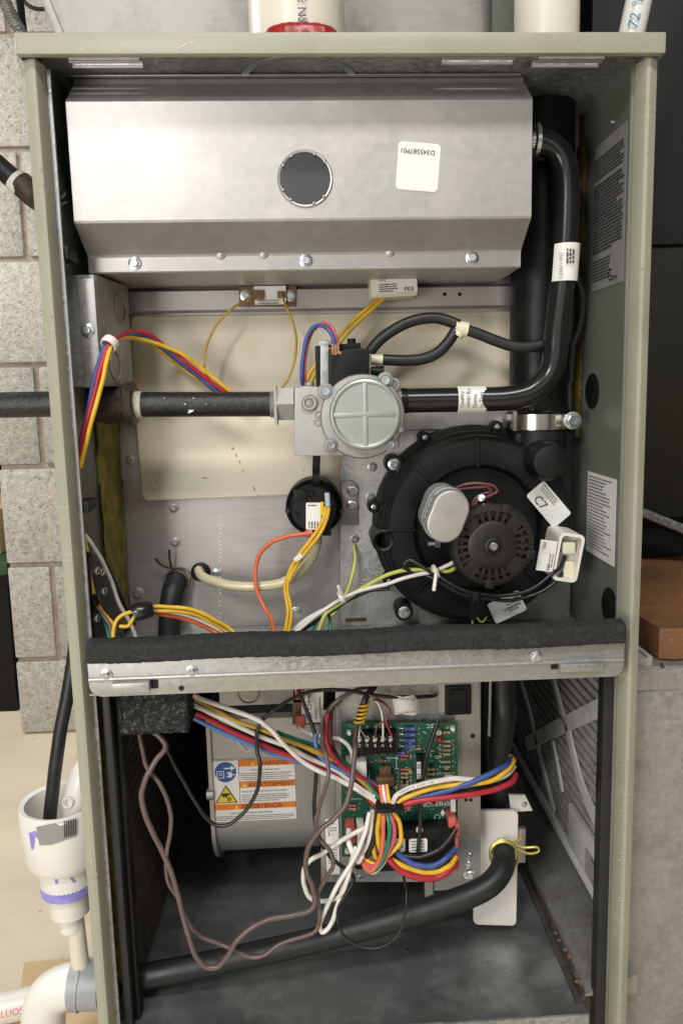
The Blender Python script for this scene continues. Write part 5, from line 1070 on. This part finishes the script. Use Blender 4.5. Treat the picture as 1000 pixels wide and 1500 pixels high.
wire('wire', 'pair of red wires bending from the relay into the board', 'wire', ((480, 1045, .07), (477, 1070, .064), (480, 1092, .06), (490, 1110, .058), (505, 1125, .058), (530, 1140, .062), (557, 1158, .07)), 3.8, WR, group=GB)
wire('wire', 'dark red wire behind the bundle at the board edge', 'wire', ((486, 1040, .08), (484, 1065, .075), (486, 1090, .072), (500, 1118, .07), (520, 1140, .07), (545, 1158, .07)), 3.2, WMR, group=GB)
wire('wire', 'short white wire out of the lower red spade cover of the relay', 'wire', ((438, 1066, .088), (448, 1073, .08), (462, 1077, .07), (474, 1078, .068)), 3.0, WW, group=GB)
wire('wire', 'white wire arching over the left corner of the board', 'wire', ((484, 1080, .075), (496, 1082, .07), (507, 1089, .068), (514, 1100, .068), (517, 1115, .07)), 3.2, WW, group=GB)
# tie and loops
b = MB(); p0 = at(550, 1180, .05); p1 = at(590, 1179, .05); b.box(p0.x, p1.x, .040, .062, p0.z - .0022, p0.z + .0022, .0012); tag(b.build('cable_tie', BLK), 'black tie gathering the looped wires in front of the board', 'tie')
GL = 'wire loops hanging below the black tie'
for lab, m_, dx, bot, Y_ in (('outer yellow loop below the black tie', WY, 22, 1268, .046), ('pink red loop below the black tie', WPK, 12, 1272, .044), ('blue green loop below the black tie', WG, 5, 1276, .043), ('white loop below the black tie', WW, 8, 1279, .048), ('orange loop below the black tie', WO, -4, 1277, .042)):
    wire('wire', lab, 'wire', ((558 + dx * .35, 1150, .06), (562 + dx * .4, 1180, .05), (565 + dx * .9, 1205, Y_), (564 + dx, 1232, Y_), (558 + dx * .6, bot - 18, Y_), (546 + dx * .3, bot - 2, Y_), (534 + dx * .1, bot - 8, Y_ + .006), (529, bot - 22, Y_ + .014), (532, 1245, Y_ + .02)), 3.5, m_, group=GL)
wire('wire', 'inner yellow loop left of the orange one', 'wire', ((560, 1178, .054), (556, 1195, .05), (553, 1215, .05), (555, 1235, .05), (560, 1254, .052), (556, 1270, .054), (545, 1268, .058)), 4.0, WY, group=GL)
wire('wire', 'small yellow loop at the left of the hanging loops', 'wire', ((548, 1222, .056), (546, 1240, .054), (550, 1256, .053), (557, 1262, .055)), 3.4, WY, group=GL)
wire('wire', 'black loop left of the coloured loops', 'wire', ((550, 1180, .058), (550, 1200, .054), (548, 1225, .052), (540, 1250, .052), (530, 1268, .056), (522, 1270, .06)), 3.6, WK, group=GL)
wire('wire', 'white loop beside the black one under the tie', 'wire', ((545, 1186, .054), (544, 1205, .052), (540, 1228, .05), (532, 1248, .05), (523, 1260, .052), (520, 1252, .056)), 3.4, WW, group=GL)
# to the right
GR = 'wires sweeping right from the tie to the black cable'
wire('wire', 'white printed wire sweeping right from the tie', 'wire', ((574, 1180, .05), (580, 1166, .048), (595, 1157, .047), (625, 1147, .048), (660, 1141, .052), (690, 1142, .058), (720, 1143, .064), (742, 1134, .07), (753, 1122, .078)), 3.9, WW, group=GR, extra=(.12, .42))
wire('wire', 'yellow wire sweeping right from the tie', 'wire', ((578, 1182, .05), (590, 1170, .05), (615, 1160, .051), (645, 1152, .053), (680, 1148, .056), (715, 1145, .06), (740, 1130, .066), (752, 1115, .074), (748, 1108, .085)), 3.9, WY, group=GR)
wire('wire', 'dark blue wire sweeping right from the tie', 'wire', ((580, 1186, .054), (600, 1172, .053), (630, 1164, .053), (660, 1157, .053), (690, 1146, .055), (720, 1132, .06), (742, 1120, .068), (750, 1110, .08)), 4.1, WB, group=GR)
wire('wire', 'red wire sweeping right from the tie, lowest', 'wire', ((580, 1186, .05), (598, 1176, .049), (640, 1170, .05), (690, 1163, .054), (725, 1157, .06), (748, 1146, .068), (755, 1134, .078)), 4.2, WR, group=GR)
wire('wire', 'black wire between the blue and red sweeping wires', 'wire', ((600, 1178, .056), (640, 1167, .057), (690, 1157, .06), (725, 1152, .066), (750, 1140, .076)), 3.6, WK, group=GR)
GS = 'wires curving under the black relay to the red spade covers'
wire('wire', 'blue wire curving under the black relay block', 'wire', ((574, 1240, .056), (590, 1257, .052), (610, 1267, .05), (633, 1268, .05), (652, 1258, .053), (667, 1243, .062)), 4.3, WB, group=GS)
wire('wire', 'yellow wire curving under the black relay block', 'wire', ((572, 1258, .052), (590, 1268, .05), (615, 1277, .05), (640, 1277, .051), (658, 1268, .055), (667, 1255, .062)), 4.0, WY, group=GS)
wire('wire', 'thick red wire curving lowest under the black relay block', 'wire', ((568, 1258, .05), (585, 1274, .048), (610, 1285, .047), (635, 1287, .048), (655, 1277, .052), (668, 1262, .062)), 4.6, WR, group=GS)
wire('wire', 'black wire crossing the relay block to the right spade cover', 'wire', ((583, 1252, .058), (610, 1256, .056), (640, 1246, .056), (658, 1228, .057), (667, 1214, .062)), 4.0, WK, group=GS)
GWH = 'white wires hanging in loops left of the board'
wire('wire', 'white wire running down left from the board to behind the brown cable', 'wire', ((535, 1212, .05), (515, 1222, .045), (495, 1235, .042), (472, 1250, .042), (452, 1263, .044), (444, 1280, .046), (446, 1300, .046), (456, 1316, .045), (478, 1320, .042), (498, 1312, .038), (508, 1290, .036), (514, 1265, .038), (522, 1240, .044)), 3.5, WW, group=GWH)
wire('wire', 'white wire with the lowest narrow loop, hanging to the drain hose', 'wire', ((541, 1190, .05), (534, 1222, .044), (522, 1250, .038), (508, 1275, .035), (490, 1305, .034), (474, 1338, .034), (468, 1357, .034), (473, 1365, .034), (486, 1352, .035), (493, 1330, .037), (500, 1305, .04), (510, 1280, .044)), 3.5, WW, group=GWH, extra=(.72, .84))
wire('wire', 'white wire passing between the two white loops', 'wire', ((511, 1215, .056), (510, 1232, .048), (517, 1250, .044), (524, 1262, .044), (530, 1252, .046)), 4.2, WW, group=GWH)
# brown thermostat cables
GBR = 'brown thermostat cables hanging in long loops'
hwB = lambda lab, pts_, r_=4.0, m_=WBR: wire('cable', lab, 'cable', pts_, r_, m_, group=GBR)
hwB('thick brown cable hanging lowest across the drain hose', ((218, 1066, .025), (236, 1082, .022), (242, 1096, .018), (226, 1118, .015), (211, 1146, .012), (208, 1172, .012), (215, 1200, .012), (228, 1228, .014), (240, 1252, .015), (255, 1290, .015), (268, 1340, .012), (283, 1392, .01), (300, 1415, .008), (318, 1416, .008), (335, 1398, .008), (352, 1372, .01), (385, 1350, .012), (425, 1341, .015), (452, 1335, .018), (461, 1322, .02), (458, 1300, .022), (450, 1282, .022), (448, 1262, .022), (452, 1240, .022), (468, 1217, .022), (490, 1198, .022), (508, 1174, .024), (516, 1140, .03), (519, 1100, .04), (522, 1070, .055), (527, 1055, .066)), 4.1)
hwB('thin brown cable crossing the thick one twice on the left', ((203, 1068, .028), (208, 1095, .026), (216, 1125, .024), (235, 1150, .022), (249, 1185, .02), (250, 1215, .018), (244, 1250, .016), (246, 1290, .02), (262, 1318, .022), (276, 1350, .022), (292, 1370, .022), (320, 1382, .022), (345, 1392, .02), (365, 1402, .02), (385, 1400, .02), (410, 1383, .022), (445, 1372, .024), (463, 1362, .026), (468, 1340, .028), (466, 1310, .028), (478, 1285, .028), (488, 1268, .028), (484, 1248, .03), (468, 1228, .032), (463, 1205, .034), (465, 1190, .034), (475, 1160, .034), (481, 1135, .036), (478, 1110, .042), (473, 1090, .05), (472, 1065, .06), (480, 1045, .075), (500, 1025, .08)), 3.2)
hwB('dark brown cable dropping left of the control plate', ((437, 1010, .08), (450, 1045, .075), (461, 1075, .07), (463, 1110, .064), (462, 1150, .06), (460, 1190, .056), (466, 1225, .05), (480, 1250, .046), (490, 1262, .044), (506, 1272, .044), (517, 1284, .046), (515, 1300, .048)), 3.0, WK)
GK = 'black wires looping across the lower bay'
wire('wire', 'grey black wire looping from the foam block across the warning sticker to the deck', 'wire', ((228, 1068, .035), (240, 1090, .034), (258, 1125, .034), (280, 1165, .034), (300, 1196, .034), (318, 1209, .034), (340, 1205, .034), (362, 1185, .036), (377, 1155, .038), (381, 1120, .04), (376, 1094, .045), (378, 1066, .048), (395, 1045, .05), (425, 1025, .055), (460, 1012, .06), (500, 1011, .062), (540, 1017, .066), (575, 1021, .068)), 2.9, WK, group=GK)
wire('wire', 'short black wire entering the hole beside the rocker switch', 'wire', ((575, 1021, .068), (605, 1021, .07), (630, 1020, .078), (638, 1018, .09)), 3.0, WK, group=GK)
wire('wire', 'thin black wire loop hanging below the circuit board', 'wire', ((497, 1268, .046), (512, 1278, .042), (517, 1290, .04), (510, 1305, .036), (497, 1325, .032), (494, 1345, .03), (500, 1365, .028), (515, 1380, .026), (540, 1389, .024), (565, 1385, .024), (583, 1368, .026), (593, 1340, .03), (595, 1310, .036), (591, 1285, .05), (588, 1262, .062)), 1.9, WK, group=GK)
wire('wire', 'straight dark wire running down over the board', 'wire', ((641, 1055, .07), (632, 1085, .066), (624, 1110, .064), (619, 1140, .062), (616, 1180, .06), (614, 1220, .058), (611, 1262, .06)), 3.2, WK, group=GK)
wire('wire', 'dark wire curling in from the left above the board', 'wire', ((478, 1050, .074), (485, 1035, .074), (500, 1022, .074), (520, 1012, .076), (540, 1005, .085)), 3.2, WBR, group=GK)
GT = 'thin thermostat wires fanned out above the terminal screws'
for lab, m_, pts_ in (('pale thin wire at the left terminal screw', WW, ((543, 1026, .07), (534, 1045, .066), (527, 1062, .066), (525, 1080, .07))), ('grey thin wire at the second terminal screw', WGR, ((527, 1068, .066), (532, 1075, .066), (537, 1082, .07))), ('maroon thin wire looping at the middle terminal screw', WMR, ((545, 1024, .07), (560, 1030, .066), (571, 1040, .064), (565, 1054, .064), (552, 1064, .065), (549, 1081, .07))), ('pale thin wire at the fourth terminal screw', WW, ((548, 1024, .071), (556, 1035, .067), (560, 1055, .066), (561, 1081, .07))), ('red thin wire at the right terminal screw', WR, ((550, 1022, .072), (565, 1032, .067), (573, 1045, .065), (565, 1056, .065), (574, 1078, .07)))):
    wire('thermostat_wire', lab, 'wire', pts_, 1.5, m_, group=GT)
b = MB(); pp = []; 
for k in range(50):
    t_ = k / 49; cx_ = at(525 + 9 * t_, 1060 - 30 * t_, .063); a = t_ * 2 * math.pi * 5; pp.append(cx_ + Vector((.0042 * math.cos(a), .0042 * math.sin(a), 0)))
b.tube(pp, .0010, 6); b.tube([at(534, 1030, .063), at(541, 1018, .064), at(545, 1024, .066)], .0010, 6); tag(b.build('coiled_wire', WY), 'gold wire coiled round the brown cable end above the terminal strip', 'wire')
b = MB(); b.tube(path(((526, 1058, .064), (531, 1040, .063), (536, 1022, .064), (548, 1005, .075))), .0032, 10); tag(b.build('cable', WK), 'black cable core inside the coiled gold wire', 'cable')

# ================================================================== black cables right of the plate, drain hose
wire('power_cable', 'wide black flat cable beside the control plate, right one', 'cable', ((736, 985, .12), (737, 1020, .118), (738, 1050, .115), (733, 1085, .122), (729, 1110, .128), (730, 1150, .133), (731, 1215, .136)), 18, RUB)
wire('power_cable', 'black cable squeezed against the control plate edge, left one', 'cable', ((712, 985, .125), (711, 1040, .125), (714, 1080, .130), (716, 1120, .132), (716, 1215, .135)), 15, BLK)
b = MB(); b.tube([at(718, 985, .128 - .02), at(716, 1078, .108)], .0016, 8); tag(b.build('support_rod', GALV), 'thin bright metal rod behind the control plate edge', 'rod')
b = MB(); p, q = at(752, 1166, .12), at(780, 1190, .12); b.prism(xz((745, 1164), (769, 1165), (780, 1188), (748, 1190), Y=.118), .118, .1205, .0006); tb_ = b.build('metal_tab', WHITE); tag(tb_, 'small white bracket tab behind the black cables', 'bracket')
screw(tb_, at(767, 1178, .118), .0024)
db = thing('drain_bracket', at(728, 1290, .11), 'white plastic drain plate with rounded corners behind the hose end', 'bracket')
s = mm(728, 1280, .11)
def rounded(pts_, r, Y):
    P = [Vector((v.x, v.z)) for v in (at(x, y, Y) for x, y in pts_)]; out = []; n = len(P)
    for i in range(n):
        a, c_, d = P[i - 1], P[i], P[(i + 1) % n]; u = (a - c_).normalized() * r; v = (d - c_).normalized() * r
        for k in range(6): t_ = k / 5; out.append(tuple(c_ + u * (1 - t_) ** 2 + v * t_ ** 2))
    return out
b = MB(); b.prism(rounded(((700, 1188), (759, 1188), (756, 1357), (693, 1355), (694, 1312), (701, 1309)), .006, .11), .11, .114, .0012, seg=3); b.build('plate', WHITE, db, 40)
b = MB(); p = at(763, 1235, .118); b.box(p.x - .004, p.x + .004, .116, .122, p.z - .02, p.z + .016, .001); b.build('side_tab', ALUMD, db)
b = MB(); p = at(737, 1250, .105); b.lathe(p, [(.0105, -.006), (.0105, .004), (.008, .004), (0, .004)], n=24); b.build('drain_port', BLK, db)
dh = thing('drain_hose', at(500, 1370, .05), 'thick black rubber drain hose sloping across the bottom of the lower bay', 'hose')
b = MB(); P = path(((737, 1246, .105), (738, 1256, .088), (735, 1272, .072), (722, 1291, .062), (700, 1306, .058), (660, 1322, .056), (600, 1341, .055), (500, 1368, .054), (400, 1392, .053), (280, 1417, .052), (190, 1434, .052), (150, 1441, .052)), k=9)
b.tube(P, .0106, 24); b.build('hose_body', RUB, dh)
pc = at(738, 1254, .092); ax = (at(737, 1246, .105) - at(738, 1262, .08)).normalized()
b = MB(); 
for k_, off in ((0, 0), (1, .0042)): b.torus(pc + ax * off, .0132, .0012, ax, 36, 8)
b.tube(spline([pc + Vector((.012, -.002, .008)), pc + Vector((.022, -.004, .004)), pc + Vector((.031, -.005, .006)), pc + Vector((.030, -.004, .010)), pc + Vector((.020, -.002, .009)), pc + Vector((.013, 0, .010))]), .0012, 8)
b.tube(spline([pc + Vector((.008, -.001, .013)), pc + Vector((.013, -.002, .017)), pc + Vector((.016, -.003, .021))]), .0014, 8)
b.build('spring_clamp', CLAMPY, dh)
b = MB(); p = at(628, 1296, YC); b.box(p.x - .004, p.x + .004, YC - .001, YC + .01, p.z - .014, p.z + .004, .0008); b.box(p.x + .005, p.x + .04, YC + .002, YC + .01, p.z - .008, p.z + .002, .0008); tag(b.build('plate_foot', GALV), 'small galvanised foot under the control plate', 'bracket')

# ================================================================== air filter
af = thing('air_filter', (.235, .3, -.6), 'dusty grey pleated air filter with frame bars in the right side opening', 'air filter')
XFp = .2330
def fy(x, y): v = at_x(x, y, XFp - .003); return (v.y, v.z)
zlo = -.735; zhi = -.469; n = 25; rings = []; pz = (zhi - zlo) / n
for i in range(n):
    for dz, dx in ((0, .001), (.30, .0), (.62, .0012), (.74, .012), (.88, .012)):
        z = zlo + pz * (i + dz); x = XFp + dx + random.uniform(-.0004, .0004)
        rings.append([(x, .039, z), (x, .68, z), (XFp + .016, .68, z), (XFp + .016, .039, z)])
b = MB(); loft(b, rings); b.build('pleated_media', FILT, af, 20)
def strut(pts_, w):
    P = [Vector((XFp - .0035,) + fy(*q)) for q in pts_]; P = spline(P, 5); vs = []; b = MB(); ws = w if isinstance(w, (list, tuple)) else (w, w)
    for i, p in enumerate(P):
        t_ = i / (len(P) - 1); d = (P[min(i + 1, len(P) - 1)] - P[max(i - 1, 0)]).normalized(); nn = Vector((1, 0, 0)).cross(d) * (ws[0] + (ws[1] - ws[0]) * t_) / 2
        vs.append([p + nn, p - nn, p - nn + Vector((.003, 0, 0)), p + nn + Vector((.003, 0, 0))])
    loft(b, vs); return b.build('frame_bar', FFRM, af, 30)
strut(((905, 1022), (860, 1045), (826, 1061), (795, 1076), (770, 1090)), .017)
strut(((806, 985), (818, 1030), (827, 1064)), (.006, .012))
strut(((829, 1062), (838, 1105), (850, 1150), (868, 1195), (892, 1240)), (.011, .016))
strut(((762, 1000), (775, 1045), (783, 1080), (795, 1130), (810, 1190)), .008)
strut(((808, 1085), (815, 1120), (822, 1160)), .004)
b = MB(); b.box(XFp - .006, XFp - .001, .039, .68, zlo - .004, zlo + .006, .0008); b.build('frame_rail', FFRM, af)
b = MB(); y0 = fy(842, 1250)[0]; b.box(XFp - .0050, XFp + .001, .0392, y0 + .02, zlo + .0062, zlo + .052, .0008); b.build('corner_card', FFRM, af)
b = MB(); p = Vector((XFp - .0055,) + fy(868, 1272)); b.box(p.x - .0006, p.x + .0002, p.y - .012, p.y + .014, p.z - .012, p.z + .014, 0); b.build('card_window', FILT, af)
b = MB(); p = Vector((XFp - .006,) + fy(873, 1262)); b.box(p.x - .0008, p.x, p.y - .004, p.y + .004, p.z - .0015, p.z + .0015); b.build('wire_staple', ZBOLT, af)

# ================================================================== left of the furnace: drain parts
Yd = .10
tr = thing('drain_cup', at(98, 1200, Yd), 'white plastic drain cup with purple primer marks at the left of the furnace', 'drain fitting')
q = at(91, 1180, Yd); s = mm(91, 1180, Yd); z = lambda y: at(91, y, Yd).z
b = MB(); b.lathe((q.x, Yd, 0), [(51 * s, z(1173)), (58 * s, z(1171)), (59 * s, z(1175)), (57.5 * s, z(1246)), (50 * s, z(1258)), (40 * s, z(1262)), (38 * s, z(1300)), (29 * s, z(1305)), (28 * s, z(1335)), (18 * s, z(1338)), (17 * s, z(1360)), (10 * s, z(1360)), (12 * s, z(1300)), (34 * s, z(1262)), (50 * s, z(1242))], (0, 0, 1), 48, True); b.build('cup_body', PVC, tr)
b = MB(); b.lathe((q.x, Yd, 0), [(38.6 * s, z(1285)), (38.8 * s, z(1296)), (38.2 * s, z(1301)), (30 * s, z(1306))], (0, 0, 1), 40); b.build('primer_ring', PURP, tr)
def curved_patch(parent, name, m, pts_, rpx, cx_, Yc, lift=.0004, div=3):
    b = MB(); R__ = rpx * s + lift; vs = []
    for x, y in pts_:
        p = at(x, y, Yc - R__ * .8); dx = max(-.98, min(.98, (p.x - cx_) / R__)); vs.append((cx_ + R__ * dx, Yc - R__ * math.sqrt(1 - dx * dx), p.z))
    b.add(vs, [tuple(range(len(vs)))]); return b.build(name, m, parent, 60)
curved_patch(tr, 'primer_mark', PURP, ((44, 1218), (55, 1212), (66, 1222), (64, 1228), (55, 1220), (52, 1240), (48, 1242)), 58.6, q.x, Yd)
curved_patch(tr, 'primer_mark', PURP, ((80, 1262), (86, 1275), (108, 1284), (112, 1292), (84, 1290)), 40, q.x, Yd)
o = curved_patch(tr, 'barcode_sticker', LABELG, ((57, 1206), (75, 1201), (95, 1199), (112, 1200), (112, 1224), (95, 1226), (80, 1230), (62, 1232)), 59.2, q.x, Yd, .0012)
for k in range(6):
    x = 97 + k * 2.8; curved_patch(tr, 'barcode_bar', INK, ((x, 1198), (x + 1.3, 1198), (x + 1.3, 1222), (x, 1222)), 59.2, q.x, Yd, .0018)
b = MB(); b.tube([at(110, 1345, Yd), at(119, 1420, Yd)], 13 * s, 24); tag(b.build('drain_pipe', PVCW), 'short cream pipe dropping from the drain cup to the elbow', 'pipe')
t = thing('drain_adapter', at(112, 1150, Yd), 'white plastic pipe end leaning in the drain cup', 'pipe')
b = MB(); b.tube(path(((106, 1240, Yd + .004), (110, 1190, Yd + .004), (118, 1150, Yd + .006), (134, 1118, Yd + .015), (160, 1100, Yd + .03))), 19 * s, 24); b.build('pipe_end', PVC, t)
b = MB(); p = at(99, 1176, Yd - .010); b.torus(p, .0045, .0007, n=18, m=6); b.build('molded_mark', PVC, t)
wire('condensate_hose', 'black rubber hose dropping into the white drain cup', 'hose', ((138, 846, .14), (127, 858, .14), (117, 885, .14), (108, 960, .13), (97, 1030, .115), (86, 1090, .105), (78, 1150, .10), (74, 1200, .10)), 9.5, RUB, n=16)
el = thing('pipe_elbow', at(66, 1450, Yd), 'white plastic elbow pipe with grey coupling at the lower left', 'pipe')
b = MB(); r_ = 31 * mm(90, 1440, Yd); P = path(((150, 1441, Yd), (110, 1443, Yd), (92, 1447, Yd), (74, 1458, Yd), (65, 1480, Yd), (64, 1510, Yd), (66, 1600, Yd), (70, 1720, Yd)), k=8); b.tube(P, r_, 32); b.build('elbow_body', PVC, el)
b = MB(); b.tube([at(106, 1443, Yd), at(150, 1441, Yd)], r_ * 1.1, 32); b.build('coupling', PVCG, el)
b = MB(); b.tube([at(118, 1442, Yd), at(121, 1442, Yd)], r_ * 1.16, 32); b.build('coupling_rib', PVCG, el)
# floor items
P = [at_z(x, y, ZF + .003) for x, y in ((36, 1412), (170, 1400), (190, 1560), (15, 1560))]
b = MB(); b.prism([(p.x, p.y) for p in P], ZF + .001, ZF + .005, axis='Z'); tag(b.build('cardboard_sheet', CARD), 'flat tan cardboard sheet on the floor under the white elbow', 'cardboard')
t = thing('floor_pipe', at_z(10, 1480, ZF + .02), 'white plastic pipe with red print lying on the floor at the lower left', 'pipe')
pa, pb = at_z(-160, 1510, ZF + .021), at_z(75, 1462, ZF + .021); b = MB(); b.tube([pa, pb], .0165, 24); b.build('pipe_body', PVC, t)
dr = (pb - pa).normalized(); letter(t, [('LUOS', 0, 0, .008)], at_z(2, 1492, ZF + .0285), dr, Vector((0, -.75, .66)).cross(dr), INKR, lift=.004)
# pipes at the upper left
t = thing('wall_pipe', at(20, 260, .7), 'black iron pipe with white sealed elbow in front of the block wall', 'pipe')
YQ = .55; sq = mm(20, 260, YQ)
b = MB(); b.tube([at(-700, -366, YQ), at(30, 271, YQ)], 15 * sq, 24); b.build('pipe_body', IRON, t)
b = MB(); b.tube([at(22, 263, YQ), at(34, 274, YQ)], 17.5 * sq, 24); b.build('sealant_ring', LABEL, t)
b = MB(); b.tube(path(((30, 268, YQ), (40, 277, YQ), (52, 288, YQ + .01), (70, 300, YQ + .06), (88, 310, .8), (92, 312, 1.02))), 18 * sq, 24); b.build('elbow_body', FITT, t)
t = thing('flexible_conduit', at(15, 20, .5), 'ribbed metal flexible conduit at the top left corner', 'conduit')
P = path(((-200, -330, .45), (-60, -120, .45), (-20, -40, .45), (2, -8, .45), (12, 12, .45), (22, 32, .45), (34, 52, .45), (44, 80, .46), (58, 110, .6), (66, 125, .8), (70, 132, 1.02)), None, 14); rs = [8.5 * mm(20, 20, .45) * (1.12 if k % 3 == 0 else .92) for k in range(len(P))]
b = MB(); b.tube(P, rs, 16); b.build('conduit_body', GALVD, t, 60)
wire('black_cable', 'black cable beside the ribbed conduit at the top left corner', 'cable', ((0, -320, .47), (16, -100, .47), (24, -30, .47), (30, 10, .47), (33, 40, .47), (40, 80, .49), (50, 100, .7), (54, 108, 1.02)), 6.5, BLK)
wire('copper_line', 'dark copper line bending behind the furnace top at the left', 'pipe', ((-10, -160, .7), (24, -30, .7), (30, -6, .7), (45, 10, .7), (65, 13, .7), (95, 4, .7), (150, -20, .8), (180, -20, 1.02)), 3, FITT)

# ================================================================== right of the furnace
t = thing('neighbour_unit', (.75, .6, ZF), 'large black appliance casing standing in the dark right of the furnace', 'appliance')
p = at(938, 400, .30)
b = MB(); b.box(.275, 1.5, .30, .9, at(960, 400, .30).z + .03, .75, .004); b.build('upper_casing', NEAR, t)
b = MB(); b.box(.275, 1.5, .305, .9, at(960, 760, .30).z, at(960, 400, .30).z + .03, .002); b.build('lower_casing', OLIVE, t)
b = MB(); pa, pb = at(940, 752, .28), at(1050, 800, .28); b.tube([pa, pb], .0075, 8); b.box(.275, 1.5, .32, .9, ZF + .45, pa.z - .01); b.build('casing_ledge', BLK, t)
b = MB(); b.tube([at(938, 750, .27), at(1060, 800, .27)], .0055, 6); b.build('edge_trim', GALVD, t)
t = thing('return_duct', (.45, .3, ZF), 'speckled galvanised return duct box at the lower right of the furnace', 'duct')
zdt = at(930, 978, .034).z
b = MB(); b.box(.2475, 1.1, .0375, .7, ZF, zdt - .0004); b.box(.2232, 1.1, .034, .037, ZF, zdt, .001); b.build('duct_box', DUCT, t)
b = MB(); b.tube([at(968, 972, .0335), at(978, 1002, .0335)], .0013, 6); b.build('seam_scratch', FITT, t)
b = MB(); b.box(.2240, 1.1, .032, .0338, zdt - .0195, zdt - .001, .0004); b.build('duct_flange', DUCT, t)
Pz = zdt + .0008
fl_ = at(970, 972, .05)
b = MB(); x0 = at(972, 940, .04).x; zt2 = at(972, 925, .04).z
b.prism([(.2455, .245), (x0 + .0, .05), (x0 + .012, .046), (x0 + .5, .085), (x0 + .5, .5), (.2455, .5)], Pz, zt2, axis='Z', bev=.002); tag(b.build('wooden_block', WOOD), 'brown wooden board with rounded corner lying on the return duct', 'board')

# ================================================================== lettering to meshes
cur = {}; tmp = []
for T in TEXTS:
    for l in T[6]:
        if l[0] not in cur:
            c_ = bpy.data.curves.new('text', 'FONT'); c_.body = l[0]; c_.resolution_u = 2; c_.size = 1; ob = bpy.data.objects.new('text', c_); COL.objects.link(ob); cur[l[0]] = ob; tmp.append(ob)
dg = bpy.context.evaluated_depsgraph_get(); dg.update(); ME = {}
for k_, ob in cur.items(): ME[k_] = bpy.data.meshes.new_from_object(ob.evaluated_get(dg))
for ob in tmp: bpy.data.objects.remove(ob)
for parent, name, m, c, R_, U_, lines in TEXTS:
    b = MB(); n = R_.cross(U_)
    for l in lines:
        me = ME[l[0]]; s = l[3] / .72 * .86
        vs = [c + R_ * (l[1] + v.co.x * s) + U_ * (l[2] + v.co.y * s) for v in me.vertices]
        b.add(vs, [tuple(p.vertices) for p in me.polygons])
    b.build(name, m, parent, recalc=False)
